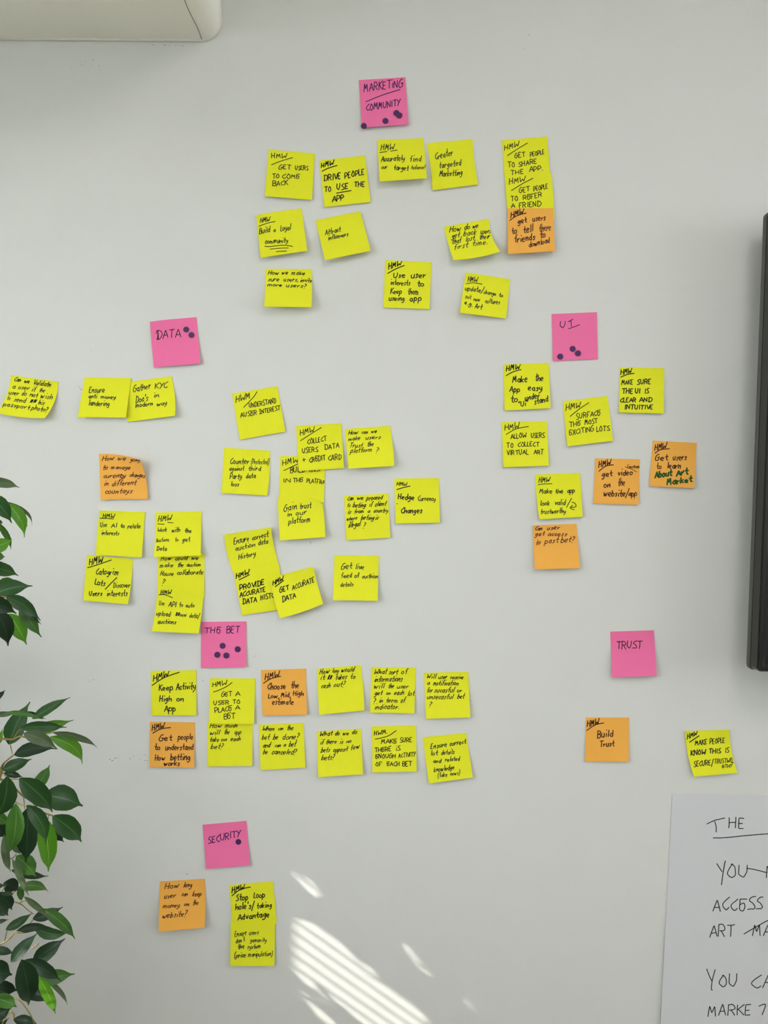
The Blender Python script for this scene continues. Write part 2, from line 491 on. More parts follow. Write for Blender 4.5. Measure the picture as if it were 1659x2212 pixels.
VIEWS = {'V1': (540, 150, 400 / 1659), 'V2': (800, 280, 420 / 1659), 'V3': (540, 440, 280 / 1659), 'V4': (800, 540, 320 / 1659),
         'V5': (0, 670, 440 / 1659), 'V6': (480, 820, 380 / 1659), 'V7': (1070, 660, 260 / 1598), 'V8': (1130, 780, 390 / 1659),
         'W1': (160, 960, 300 / 1580), 'W2': (470, 960, 390 / 1659), 'W3': (700, 1000, 260 / 1659), 'W4': (310, 1330, 370 / 1659),
         'W5': (670, 1420, 360 / 1659), 'W6': (320, 1760, 300 / 1659), 'W7': (1240, 1340, 419 / 1659), 'W8': (1400, 1700, 259 / 1119),
         'P1': (0, 1020, 120 / 664), 'P2': (0, 1470, 220 / 1248), 'P3': (0, 1850, 200 / 1222), 'S6': (560, 1840, 540 / 1659)}


def vpx(view, pts):
    ox, oy, s = VIEWS[view]
    p = np.asarray(pts, float)
    return p * s + np.array([ox, oy])


def sstep(x):
    x = np.clip(x, 0, 1); return x * x * (3 - 2 * x)


class Sheet:
    """paper stuck along its top edge; corners in photo pixels; lifts off the wall towards the bottom"""
    def __init__(s, view, corners, base=0.0005, lift=(0.005, 0.005), bow=None, curl=None):
        s.c = vpx(view, corners)            # TL TR BR BL
        s.k = VIEWS[view][2]
        s.base = base; s.lift = lift; s.bow = bow or {}; s.curl = curl or {}

    def pix(s, u, v):
        u = np.asarray(u, float)[..., None]; v = np.asarray(v, float)[..., None]
        TL, TR, BR, BL = s.c
        p = TL * (1 - u) * (1 - v) + TR * u * (1 - v) + BR * u * v + BL * (1 - u) * v
        b = s.bow
        if 'l' in b: p = p + np.array(b['l']) * s.k * (1 - u) * 4 * v * (1 - v)
        if 'r' in b: p = p + np.array(b['r']) * s.k * u * 4 * v * (1 - v)
        if 't' in b: p = p + np.array(b['t']) * s.k * (1 - v) * 4 * u * (1 - u)
        if 'b' in b: p = p + np.array(b['b']) * s.k * v * 4 * u * (1 - u)
        for kx, ky, dx, dy, dh, st in s.curl.get('c', []):
            w = s._cw(u, v, kx, ky, st)
            p = p + w * np.array([dx, dy]) * s.k
        return p

    def _cw(s, u, v, kx, ky, st):
        q = (u if kx else 1 - u) + (v if ky else 1 - v)
        return np.clip((q - st) / (2 - st), 0, 1) ** 1.6

    def h(s, u, v):
        u = np.asarray(u, float); v = np.asarray(v, float)
        l = s.lift[0] * (1 - u) + s.lift[1] * u
        hh = s.base + l * np.clip((v - 0.2) / 0.8, 0, 1) ** 1.5
        for kx, ky, dx, dy, dh, st in s.curl.get('c', []):
            hh = hh + dh * s._cw(u, v, kx, ky, st)
        return hh

    def inv(s, p):
        p = np.asarray(p, float)
        uv = np.full(p.shape, 0.5); e = 1e-3
        for _ in range(8):
            f0 = s.pix(uv[..., 0], uv[..., 1]); r_ = f0 - p
            ju = (s.pix(uv[..., 0] + e, uv[..., 1]) - f0) / e; jv = (s.pix(uv[..., 0], uv[..., 1] + e) - f0) / e
            det = ju[..., 0] * jv[..., 1] - ju[..., 1] * jv[..., 0]
            du = (r_[..., 0] * jv[..., 1] - r_[..., 1] * jv[..., 0]) / det
            dv = (ju[..., 0] * r_[..., 1] - ju[..., 1] * r_[..., 0]) / det
            uv = uv - np.stack([np.clip(du, -.5, .5), np.clip(dv, -.5, .5)], -1)
        return uv

    def on(s, p, off):
        """3D points on the sheet under photo pixels p"""
        uv = np.clip(s.inv(p), 0.004, 0.996)
        q = s.pix(uv[..., 0], uv[..., 1])
        return at(q[..., 0], q[..., 1], s.h(uv[..., 0], uv[..., 1]) + off)

    def build(s, name, m, n=14, th=0.00022):
        g_ = np.linspace(0, 1, n)
        U, V_ = np.meshgrid(g_, g_)
        p = s.pix(U, V_); h = s.h(U, V_)
        front = at(p[..., 0], p[..., 1], h + th).reshape(-1, 3)
        back = front.copy(); back[:, 1] += th * 0.95
        N = n * n
        f = []
        for j in range(n - 1):
            for i in range(n - 1):
                a = j * n + i
                f.append((a, a + n, a + n + 1, a + 1)); f.append((N + a, N + a + 1, N + a + n + 1, N + a + n))
        ring = [i for i in range(n)] + [j * n + n - 1 for j in range(1, n)] + [(n - 1) * n + i for i in range(n - 2, -1, -1)] + [j * n for j in range(n - 2, 0, -1)]
        for a, b in zip(ring, ring[1:] + ring[:1]):
            k = ring.index(a); k2 = (k + 1) % len(ring)
            f.append((2 * N + k, 2 * N + k2, 2 * N + len(ring) + k2, 2 * N + len(ring) + k))
        vs_ = np.vstack([front, back, front[ring], back[ring]])
        ob = mesh_obj(name, vs_, f, m, None, origin=at(*s.pix(0.5, 0.5), 0.0))
        me = ob.data
        me.polygons.foreach_set('use_smooth', [i < 2 * (n - 1) ** 2 for i in range(len(me.polygons))])
        return ob


def ribbons(strokes_px, sheet, wpx, m, parent, name='handwriting', off=0.00038, widths=None):
    """thin ink ribbons lying on the sheet"""
    V_, F_ = [], []
    w_full = wpx
    for si, st in enumerate(strokes_px):
        p = np.asarray(st, float)
        if widths: wpx = w_full * widths[si]
        if len(p) == 1:
            k = len(V_); n = 8
            for a in range(n):
                V_.append(p[0] + wpx * 0.62 * np.array([math.cos(a * 2 * math.pi / n), math.sin(a * 2 * math.pi / n)]))
            F_.append(tuple(range(k, k + n))[::-1]); continue
        keep = [p[0]]
        for q in p[1:]:
            if np.linalg.norm(q - keep[-1]) > 0.5: keep.append(q)
        if len(keep) < 2: keep = [p[0], p[0] + np.array([0.5, 0])]
        n = len(keep)
        for i in range(n):
            if 0 < i < n - 1:
                a_ = keep[i] - keep[i - 1]; b_ = keep[i + 1] - keep[i]
                if np.dot(a_, b_) > 0.97 * np.linalg.norm(a_) * np.linalg.norm(b_): continue
            k = len(V_)
            for a in range(6):
                V_.append(keep[i] + wpx * 0.5 * np.array([math.cos(a * math.pi / 3), math.sin(a * math.pi / 3)]))
            F_.append(tuple(range(k, k + 6))[::-1])
        for i in range(n - 1):
            t = keep[i + 1] - keep[i]; t = t / np.linalg.norm(t); nn = np.array([-t[1], t[0]]) * wpx * 0.5
            k = len(V_)
            V_ += [keep[i] + nn, keep[i] - nn, keep[i + 1] + nn, keep[i + 1] - nn]
            F_.append((k, k + 2, k + 3, k + 1))
    V_ = np.array(V_)
    P3 = sheet.on(V_, off)
    return mesh_obj(name, P3, F_, m, parent, origin=np.array(parent.location))


def disc(sheet, c, rpx, m, parent, name, off=0.0005, th=0.00025, clamp=True):
    n = 28
    an = np.arange(n) * 2 * math.pi / n
    ring = np.array(c) + rpx * np.stack([np.cos(an), np.sin(an)], -1)
    uv = sheet.inv(ring); q = sheet.pix(uv[:, 0], uv[:, 1])
    h = sheet.h(np.clip(uv[:, 0], 0, 1), np.clip(uv[:, 1], 0, 1))
    f3 = at(q[:, 0], q[:, 1], h + off + th); b3 = f3.copy(); b3[:, 1] += th
    f = [tuple(range(n))[::-1], tuple(range(n, 2 * n))] + [(i, (i + 1) % n, (i + 1) % n + n, i + n) for i in range(n)]
    return mesh_obj(name, np.vstack([f3, b3]), f, m, parent, origin=np.array(parent.location))


def rline(view, pts):
    return [tuple(q) for q in np.array(_catmull([tuple(a) for a in vpx(view, pts)], 5) if len(pts) > 2 else vpx(view, pts))]


INKW = {'L': 1.1, 'A': 1.6, 'B': 2.05, 'C': 2.0, 'D': 1.5, 'E': 1.6, 'M': 3.3, 'P': 1.8}
SLANT = {'L': 0.15, 'A': 0.05, 'B': 0.1, 'C': 0.12, 'D': 0.38, 'E': 0.18, 'M': 0.15, 'P': 0.1}
rng = random.Random(7)
NOTES = {}


def note(key, view, color, style, corners, words, lines=(), label='', lift=(4, 4), base=0.5, bow=None, curl=None,
         ink=None, dots=(), extra=()):
    sh = Sheet(view, corners, base / 1000, (lift[0] / 1000, lift[1] / 1000), bow, curl)
    ob = sh.build('sticky_note', M[color])
    tag(ob, label, 'sticky note', {'yellow': 'yellow sticky notes on the wall', 'pink': 'pink heading notes on the wall', 'orange': 'orange sticky notes on the wall'}[color])
    inkm = M[ink or {'yellow': 'black', 'pink': 'violet', 'orange': 'brown'}[color]]
    S = []; WD = []
    k = VIEWS[view][2]
    for w in words:
        t, x0, y0, x1, y1, h = w[:6]
        sl_ = w[6] if len(w) > 6 else SLANT[style]
        for st in word_strokes(t, x0, y0, x1, y1, h, sl_, rng, jit=0.22 if style in 'B' else 0.3):
            S.append(vpx(view, st))
            WD.append(min(1.0, max(0.62, 0.36 * word_strokes.adv * k / INKW[style])))
    for l in lines: S.append(rline(view, l)); WD.append(1.0)
    if S: ribbons(S, sh, INKW[style], inkm, ob, widths=WD)
    for (m2, st2, wl, ll) in extra:
        S = []
        for (t, x0, y0, x1, y1, h) in wl:
            for st in word_strokes(t, x0, y0, x1, y1, h, SLANT[st2], rng): S.append(vpx(view, st))
        for l in ll: S.append(rline(view, l))
        o = ribbons(S, sh, INKW[st2], M[m2], ob)
        if m2 == 'green': o['label'] = 'handwriting in thick green marker'
    for i, (dx, dy, dr) in enumerate(dots):
        disc(sh, vpx(view, (dx, dy)), dr * k, M['dot'], ob, 'dot_sticker', off=0.0005 + 0.0003 * i)
    NOTES[key] = ob
    return ob

# ------------------------------------------------------------------ the notes (coordinates measured on the photo)
note('marketing', 'V1', 'pink', 'P', [(975, 95), (1392, 70), (1420, 493), (1003, 520)],
     [('MARKETiNG', 1020, 198, 1368, 150, 68), ('COMMUNITY', 1042, 370, 1345, 326, 55)], [[(1038, 290), (1180, 232), (1345, 180)]],
     "pink heading note reading 'MARKETING COMMUNITY' with four purple dots", lift=(5, 5),
     dots=[(1020, 506, 27), (1214, 461, 27), (1312, 390, 27), (1337, 411, 27)])
note('comeback', 'V1', 'yellow', 'A', [(167, 718), (583, 752), (555, 1170), (133, 1135)],
     [('HMW', 192, 795, 332, 797, 42), ('GET', 258, 892, 368, 892, 40), ('USERS', 405, 898, 522, 902, 38), ('TO', 200, 975, 262, 975, 38),
      ('COMĒ', 292, 978, 445, 975, 38), ('BACK', 203, 1045, 340, 1032, 40)], [[(192, 855), (280, 820), (380, 790)]],
     "yellow note 'GET USERS TO COME BACK', tilted, at top left of the marketing group", lift=(6, 3))
note('useapp', 'V1', 'yellow', 'B', [(618, 815), (1030, 770), (1082, 1187), (668, 1235)],
     [('HMW', 638, 880, 752, 855, 42), ('DRIVE', 662, 1000, 815, 978, 50), ('PEOPLE', 850, 978, 1025, 938, 48), ('TO', 668, 1095, 727, 1088, 42),
      ('USE', 778, 1080, 880, 1070, 50), ('THE', 935, 1052, 1028, 1046, 42), ('APP', 738, 1185, 840, 1172, 48)],
     [[(645, 912), (700, 885), (780, 860)], [(775, 1108), (905, 1085)]],
     "yellow note 'DRIVE PEOPLE TO USE THE APP' in bold black capitals", lift=(2, 3))
note('target', 'V1', 'yellow', 'E', [(1140, 632), (1555, 615), (1585, 975), (1163, 1005)],
     [('HMW', 1172, 722, 1290, 715, 55), ('Accurately', 1175, 825, 1385, 815, 48), ('find', 1432, 825, 1535, 822, 50),
      ('our', 1178, 890, 1228, 888, 36), ('target', 1288, 897, 1418, 905, 42), ('Audience?', 1443, 895, 1572, 890, 36)],
     [[(1163, 745), (1228, 735)], [(1260, 732), (1320, 722)]],
     "yellow note 'Accurately find our target Audience' below the pink marketing note", lift=(13, 12), ink='greenblack')
note('creater', 'V2', 'yellow', 'E', [(480, 115), (873, 82), (920, 468), (530, 518)],
     [('Creater', 555, 255, 705, 215, 55), ('targeted', 588, 330, 775, 302, 48), ('Marketting', 590, 402, 785, 386, 48)], (),
     "yellow note 'Creater targeted Marketing' written in dark green-black ink", lift=(3, 3), ink='greenblack',
     bow={'l': (8, 0), 'r': (-8, 0)})
note('share', 'V2', 'yellow', 'A', [(1122, 92), (1510, 57), (1540, 452), (1152, 490)],
     [('HMW', 1145, 178, 1268, 140, 45), ('GET', 1232, 240, 1320, 228, 40), ('PEOPLE', 1365, 230, 1485, 208, 38), ('TO', 1172, 320, 1235, 315, 40),
      ('SHARE', 1265, 315, 1422, 287, 38), ('THE', 1198, 388, 1310, 375, 38), ('APP.', 1358, 362, 1475, 345, 42)], [[(1170, 222), (1255, 165), (1340, 115)]],
     "yellow note 'GET PEOPLE TO SHARE THE APP', topmost of the right-hand column", lift=(1, 1))
note('refer', 'V2', 'yellow', 'A', [(1147, 395), (1547, 372), (1573, 757), (1175, 780)],
     [('HMW', 1185, 467, 1320, 437, 45), ('GET', 1270, 538, 1360, 525, 40), ('PEOPLE', 1395, 525, 1515, 500, 40), ('TO', 1198, 610, 1262, 606, 38),
      ('RĒFER', 1305, 602, 1465, 572, 40), ('A', 1200, 668, 1240, 665, 36), ('FRIEND', 1270, 667, 1455, 650, 42)], [[(1203, 520), (1300, 460), (1387, 415)]],
     "yellow note 'GET PEOPLE TO REFER A FRIEND' between share note and orange note", lift=(0.5, 1), base=2.0)
note('tellfriends', 'V2', 'orange', 'C', [(1170, 672), (1560, 670), (1575, 1037), (1175, 1062)],
     [('HMW', 1198, 752, 1308, 715, 50), ('get', 1260, 805, 1335, 785, 46), ('users', 1385, 783, 1495, 770, 46), ('to', 1208, 890, 1250, 882, 50),
      ('tell', 1308, 882, 1390, 865, 56), ('there', 1442, 868, 1540, 856, 58), ('friends', 1230, 962, 1405, 938, 56), ('to', 1450, 925, 1495, 918, 52),
      ('download', 1355, 1005, 1530, 962, 46)], [[(1190, 775), (1250, 735), (1330, 712)]],
     "orange note 'get users to tell there friends to download', foot of the right-hand column", lift=(9, 8), base=4)
note('lost', 'V2', 'yellow', 'D', [(627, 828), (1012, 762), (1100, 1045), (710, 1113)],
     [('How', 675, 880, 770, 857, 46), ('do', 800, 852, 848, 845, 44), ('we', 872, 842, 918, 835, 42), ('get', 695, 925, 758, 915, 42),
      ('back', 795, 908, 905, 890, 44), ('users', 940, 888, 1028, 880, 38), ('that', 695, 977, 770, 962, 44), ('lost', 812, 955, 888, 940, 44),
      ('their', 928, 938, 1018, 928, 42), ('first', 712, 1025, 830, 1000, 44), ('time.', 868, 992, 1003, 975, 42)], (),
     "yellow note 'How do we get back users that lost their first time', bent and tilted", lift=(13, 12),
     bow={'l': (-5, 0), 'r': (-18, 10), 'b': (10, 12)}, curl={'c': [(1, 1, 10, -4, 0.004, 1.3)]})
note('loyal', 'V3', 'yellow', 'E', [(75, 137), (660, 58), (732, 603), (137, 692)],
     [('HMW', 130, 245, 250, 228, 60), ('Build', 120, 388, 255, 365, 68), ('a', 300, 360, 328, 358, 50), ('Loyal', 390, 350, 520, 332, 68),
      ('community', 192, 510, 485, 495, 60)],
     [[(115, 288), (220, 250), (323, 228)], [(190, 545), (260, 548), (420, 530), (545, 547)], [(255, 582), (380, 570), (490, 567)], [(335, 612), (468, 605)]],
     "yellow note 'Build a Loyal community' with three lines under the last word", lift=(9, 9), ink='greenblack',
     curl={'c': [(0, 0, 6, 8, 0.004, 1.5)]})
note('influence', 'V3', 'yellow', 'E', [(838, 213), (1415, 92), (1545, 603), (960, 723)],
     [('Attract', 965, 402, 1160, 352, 62), ('influeners', 1003, 467, 1258, 408, 52)], (),
     "yellow note 'Attract influencers', strongly tilted, mostly empty", lift=(14, 9), ink='greenblack',
     curl={'c': [(1, 0, -8, 6, 0.004, 1.5)]})
note('invite', 'V3', 'yellow', 'D', [(193, 832), (790, 838), (787, 1325), (178, 1318)],
     [('How', 230, 905, 368, 905, 48), ('we', 405, 905, 485, 905, 48), ('make', 530, 910, 703, 912, 52), ('sure', 230, 988, 372, 988, 50),
      ('users,', 430, 990, 620, 995, 50), ('invite', 640, 1000, 790, 1008, 52), ('more', 225, 1058, 408, 1058, 42), ('users?', 462, 1064, 718, 1074, 46)], (),
     "yellow note 'How we make sure users, invite more users', casting a deep shadow below", lift=(15, 15), bow={'l': (10, 0), 'r': (6, 0)})
note('interests', 'V4', 'yellow', 'C', [(167, 113), (685, 138), (662, 662), (145, 645)],
     [('HMW', 202, 220, 345, 165, 60), ('Use', 260, 315, 392, 307, 60), ('user', 458, 312, 622, 308, 66), ('interests', 225, 388, 445, 395, 56),
      ('to', 525, 405, 597, 408, 62), ('Keep', 228, 490, 350, 490, 58), ('them', 420, 495, 538, 495, 64), ('useing', 210, 565, 380, 567, 56),
      ('app', 440, 572, 575, 567, 62)], [[(195, 262), (290, 210), (380, 173)]],
     "yellow note 'Use user interests to Keep them using app' in bold rounded writing", lift=(2, 3))
note('cultures', 'V4', 'yellow', 'E', [(1065, 247), (1567, 327), (1520, 768), (1003, 703)],
     [('HMW', 1092, 350, 1195, 362, 56), ('update/', 1060, 450, 1262, 477, 52), ('change', 1268, 490, 1405, 510, 46), ('to', 1440, 522, 1485, 527, 44),
      ('suit', 1060, 540, 1125, 550, 44), ('new', 1157, 570, 1228, 577, 48), ('cultures', 1283, 590, 1448, 608, 50), ('e.g.', 1055, 605, 1145, 632, 48), ('Art', 1170, 648, 1248, 662, 52)],
     [[(1070, 378), (1150, 368), (1250, 382)]],
     "yellow note 'update/change to suit new cultures e.g. Art', leaning right", lift=(11, 4), ink='greenblack', curl={'c': [(0, 0, 6, 4, 0.003, 1.5)]})
note('data', 'V5', 'pink', 'P', [(1218, 88), (1600, 57), (1632, 435), (1253, 465)],
     [('DATA', 1275, 235, 1470, 215, 66)], [[(1270, 190), (1285, 165), (1290, 232)]],
     "pink heading note reading 'DATA' with two purple dots beside the word", lift=(4, 5), ink='brown',
     dots=[(1516, 158, 24), (1559, 202, 24)], curl={'c': [(0, 0, 4, 6, 0.003, 1.5)]})
note('passport', 'V5', 'yellow', 'D', [(90, 530), (475, 583), (365, 880), (-25, 838)],
     [('Can', 115, 580, 168, 583, 34), ('we', 195, 590, 240, 595, 34), ('Validate', 268, 605, 412, 625, 40), ('a', 100, 635, 122, 636, 32), ('user', 150, 640, 235, 650, 34),
      ('if', 258, 658, 285, 662, 38), ('the', 318, 665, 362, 670, 34), ('user', 70, 682, 150, 692, 32), ('do', 175, 693, 212, 697, 36), ('not', 242, 700, 302, 712, 36),
      ('wish', 328, 715, 425, 725, 38), ('to', 55, 728, 80, 732, 34), ('send', 112, 742, 205, 752, 36), ('##', 245, 752, 295, 752, 24), ('his', 312, 765, 358, 770, 36),
      ('passport', 25, 778, 240, 806, 34), ('photo?', 255, 810, 385, 828, 38)], (),
     "yellow note about validating a passport photo, cut by the photo's left edge", lift=(9, 12), bow={'l': (24, 0), 'r': (28, 5), 'b': (0, 12)})
note('kyc', 'V5', 'yellow', 'E', [(1005, 590), (1395, 537), (1425, 860), (1035, 912)],
     [('Gather', 1085, 668, 1228, 635, 50), ('KYC', 1262, 640, 1362, 630, 45), ('Doc\'s', 1105, 755, 1205, 738, 50), ('in', 1250, 712, 1297, 708, 36),
      ('modern', 1105, 795, 1245, 772, 36), ('way', 1278, 780, 1360, 768, 34)], (),
     "yellow note 'Gather KYC Doc's in modern way' below the pink data note", lift=(0.6, 9), ink='greenblack', bow={'r': (14, 0)})
note('launder', 'V5', 'yellow', 'E', [(690, 548), (1068, 553), (1025, 875), (633, 872)],
     [('Ensure', 725, 672, 850, 668, 46), ('anti', 722, 718, 790, 716, 30), ('money', 820, 720, 942, 722, 30), ('landering', 722, 775, 890, 780, 40)], (),
     "yellow note 'Ensure anti money landering', left of and over the Gather note", lift=(8, 7), base=1.2, ink='greenblack')
note('understand', 'V6', 'yellow', 'A', [(92, 132), (520, 62), (595, 490), (167, 567)],
     [('HWM', 130, 215, 262, 178, 55), ('UNDERSTAND', 255, 268, 508, 220, 46), ('AUSĒR', 172, 357, 330, 330, 42), ('ĪNTEREST', 352, 325, 546, 287, 42)],
     [[(202, 262), (290, 170), (328, 115)]],
     "yellow note 'HWM UNDERSTAND A USER INTEREST', tilted anticlockwise and alone", lift=(2, 3))
note('trustplat', 'V6', 'yellow', 'A', [(548, 720), (975, 727), (958, 1160), (535, 1150)],
     [('HMW', 570, 808, 718, 782, 50), ('BUILD', 643, 880, 780, 872, 48), ('TRUST', 815, 872, 930, 865, 48), ('IN', 575, 970, 645, 968, 38), ('THĒ', 668, 968, 760, 965, 38),
      ('PLATFRA', 797, 972, 968, 985, 38)], [[(580, 858), (650, 825), (730, 788)]],
     "yellow note 'IN THE PLATFORM', half hidden under the credit card note", lift=(1, 1))
note('credit', 'V6', 'yellow', 'A', [(697, 437), (1123, 412), (1150, 835), (720, 862)],
     [('HMW', 735, 528, 868, 490, 50), ('COLLECT', 805, 605, 985, 575, 44), ('USERS', 755, 692, 902, 678, 44), ('DATA', 968, 662, 1105, 638, 46), ('+', 762, 785, 792, 775, 42),
      ('CRĒDIT', 825, 782, 975, 755, 44), ('CARD', 1003, 765, 1125, 752, 48)], [[(738, 577), (840, 510), (935, 452)]],
     "yellow note 'COLLECT USERS DATA + CREDIT CARD' overlapping the note below it", lift=(4, 3), base=0.8)
note('gaintrust', 'V6', 'yellow', 'E', [(523, 1118), (957, 1160), (972, 1485), (543, 1518)],
     [('Gain', 582, 1242, 705, 1215, 62), ('trust', 730, 1218, 838, 1208, 52), ('in', 612, 1290, 660, 1285, 42), ('our', 695, 1280, 800, 1265, 44), ('platform', 628, 1360, 832, 1340, 52)], (),
     "yellow note 'Gain trust in our platform' with a wavy top edge", lift=(8, 8), base=2.4, ink='greenblack', bow={'t': (0, -38)},
     curl={'c': [(1, 0, -10, 12, 0.003, 1.4)]})
note('trustthe', 'V6', 'yellow', 'D', [(1155, 465), (1582, 435), (1622, 815), (1192, 840)],
     [('How', 1190, 518, 1278, 514, 36), ('can', 1315, 510, 1370, 508, 32), ('we', 1405, 502, 1458, 500, 34), ('make', 1190, 578, 1300, 565, 36), ('users', 1352, 562, 1493, 558, 36),
      ('Trust', 1198, 640, 1322, 635, 38), ('the', 1365, 630, 1425, 625, 40), ('platform', 1210, 692, 1410, 676, 42), ('?', 1450, 685, 1472, 683, 44)], (),
     "yellow note 'How can we make users Trust the platform?' right of the credit card note", lift=(12, 11), bow={'r': (6, 0)})
note('illegal', 'W3', 'yellow', 'D', [(275, 455), (885, 420), (915, 1030), (307, 1068)],
     [('Can', 320, 520, 400, 515, 58), ('we', 455, 510, 540, 502, 52), ('proceed', 585, 514, 800, 497, 60), ('to', 315, 612, 358, 610, 60), ('beting', 395, 610, 570, 610, 64),
      ('if', 622, 602, 660, 600, 66), ('client', 700, 598, 850, 590, 66), ('is', 325, 700, 365, 698, 50), ('from', 415, 698, 545, 685, 52), ('a', 600, 685, 630, 683, 46),
      ('country', 682, 682, 880, 682, 56), ('where', 312, 795, 455, 780, 54), ('beting', 508, 782, 685, 782, 66), ('is', 705, 780, 745, 778, 56), ('illegal', 332, 892, 495, 866, 74),
      ('?', 540, 890, 565, 888, 66)], (),
     "yellow note asking 'Can we proceed to beting if client is from a country'", lift=(3, 3))
note('counter', 'W2', 'yellow', 'E', [(58, 30), (482, 58), (457, 470), (37, 447)],
     [('Counter', 115, 178, 287, 178, 50), ('(Protected)', 308, 180, 472, 182, 46), ('against', 108, 240, 242, 238, 38), ('third', 283, 238, 398, 240, 40),
      ('Party', 113, 318, 222, 315, 48), ('data', 260, 312, 348, 305, 42), ('loss', 123, 382, 195, 382, 40)], (),
     "yellow note 'Counter (Protected) against third Party data loss'", lift=(4, 3), ink='greenblack', bow={'r': (8, 0)})
note('hedge', 'W3', 'yellow', 'C', [(967, 215), (1580, 208), (1597, 822), (985, 835)],
     [('HMW', 1005, 312, 1138, 315, 48), ('Hedge', 1020, 500, 1240, 512, 76), ('Currency', 1295, 520, 1535, 522, 70), ('Changes', 1062, 690, 1350, 692, 74)],
     [[(1003, 368), (1090, 340), (1185, 320)], [(1006, 562), (1008, 563)]],
     "yellow note 'Hedge Currency Changes', far right of the data group", lift=(4, 5), ink='black')
note('getlive', 'W3', 'yellow', 'E', [(143, 1270), (755, 1282), (738, 1900), (122, 1893)],
     [('Get', 235, 1468, 385, 1455, 82), ('live', 435, 1462, 550, 1462, 66), ('feed', 235, 1585, 385, 1578, 62), ('of', 420, 1582, 480, 1580, 60), ('aucthion', 525, 1587, 740, 1587, 56),
      ('details', 225, 1705, 402, 1700, 60)], (),
     "yellow note 'Get live feed of auction details' standing alone", lift=(9, 9), ink='greenblack')
note('history', 'W2', 'yellow', 'E', [(62, 828), (490, 762), (578, 1155), (158, 1215)],
     [('Ensure', 150, 920, 290, 882, 54), ('correct', 318, 882, 465, 847, 48), ('auction', 165, 977, 345, 937, 42), ('data', 375, 925, 463, 908, 46), ('History', 195, 1057, 350, 1020, 46)], (),
     "yellow note 'Ensure correct auction data History' with curled top, upper of the pair", lift=(1, 1), ink='greenblack',
     bow={'l': (-18, 0), 'r': (-10, 0)}, curl={'c': [(0, 0, 0, 0, 0.006, 1.3), (1, 0, 0, 0, 0.008, 1.3)]})
note('provide', 'W2', 'yellow', 'B', [(143, 1160), (563, 1108), (630, 1510), (225, 1570)],
     [('HMW', 170, 1230, 288, 1190, 42), ('PROVIDE', 205, 1340, 430, 1287, 48), ('ACCURATE', 205, 1405, 440, 1352, 42), ('DATA', 232, 1468, 360, 1445, 44), ('HISTORY', 398, 1430, 580, 1393, 44)],
     [[(197, 1245), (292, 1197)]],
     "yellow note 'PROVIDE ACCURATE DATA HISTORY' partly covered on its right", lift=(1.2, 1), base=1.8)
note('accurate', 'W2', 'yellow', 'B', [(480, 1228), (880, 1120), (972, 1465), (572, 1598)],
     [('HMW', 508, 1298, 600, 1248, 42), ('GET', 572, 1364, 658, 1330, 42), ('ACCURATE', 688, 1337, 890, 1264, 44), ('DATA', 597, 1447, 718, 1407, 46)], [[(530, 1308), (607, 1250)]],
     "yellow note 'GET ACCURATE DATA', tilted over the PROVIDE ACCURATE note", lift=(10, 8), base=3.4, bow={'l': (-8, 0), 'r': (-6, 0), 'b': (0, 10)},
     curl={'c': [(1, 0, 0, 4, 0.006, 1.3)]})
note('changes', 'W1', 'orange', 'D', [(285, 107), (838, 97), (838, 625), (302, 637)],
     [('How', 320, 187, 455, 177, 50), ('we', 495, 180, 590, 180, 50), ('going', 640, 192, 748, 196, 46), ('to', 325, 287, 380, 285, 52), ('manage', 420, 282, 640, 282, 44),
      ('curency', 332, 380, 585, 375, 50), ('changes', 630, 368, 803, 378, 50), ('in', 340, 470, 390, 467, 50), ('different', 430, 472, 700, 457, 54), ('countays', 352, 562, 660, 552, 54)],
     [[(500, 350), (545, 340), (520, 375)], [(512, 410), (580, 360)]],
     "orange note 'How we going to manage currency changes' with its top right corner curled", lift=(3, 4),
     curl={'c': [(1, 0, -84, 84, 0.016, 1.12)]}, bow={'b': (0, -8)})
note('relate', 'W1', 'yellow', 'E', [(280, 745), (807, 770), (770, 1287), (247, 1257)],
     [('HMW', 327, 832, 460, 836, 46), ('Use', 297, 940, 375, 934, 46), ('AI', 422, 944, 485, 942, 44), ('to', 528, 947, 575, 947, 44), ('relate', 610, 955, 755, 950, 50), ('interests', 312, 1027, 510, 1032, 46)],
     [[(293, 840), (370, 842), (450, 848)]],
     "yellow note 'Use AI to relate interests', upper left pair", lift=(5, 5), base=0.8, ink='greenblack', curl={'c': [(0, 0, 10, 8, 0.006, 1.4)]})
note('work', 'W1', 'yellow', 'E', [(922, 775), (1452, 760), (1440, 1265), (905, 1282)],
     [('HMW', 958, 877, 1110, 867, 58), ('Work', 950, 995, 1055, 992, 46), ('with', 1112, 997, 1205, 992, 48), ('the', 1258, 1002, 1332, 1005, 50), ('Auctions', 930, 1114, 1080, 1100, 44),
      ('to', 1148, 1102, 1187, 1100, 44), ('get', 1232, 1105, 1318, 1100, 46), ('Data', 938, 1208, 1055, 1207, 46)], [[(952, 903), (985, 908), (1025, 908)], [(1065, 888), (1127, 892)]],
     "yellow note 'Work with the Auctions to get Data', topmost of three stacked", lift=(10, 9), base=0.8, ink='greenblack', bow={'l': (10, 0)})
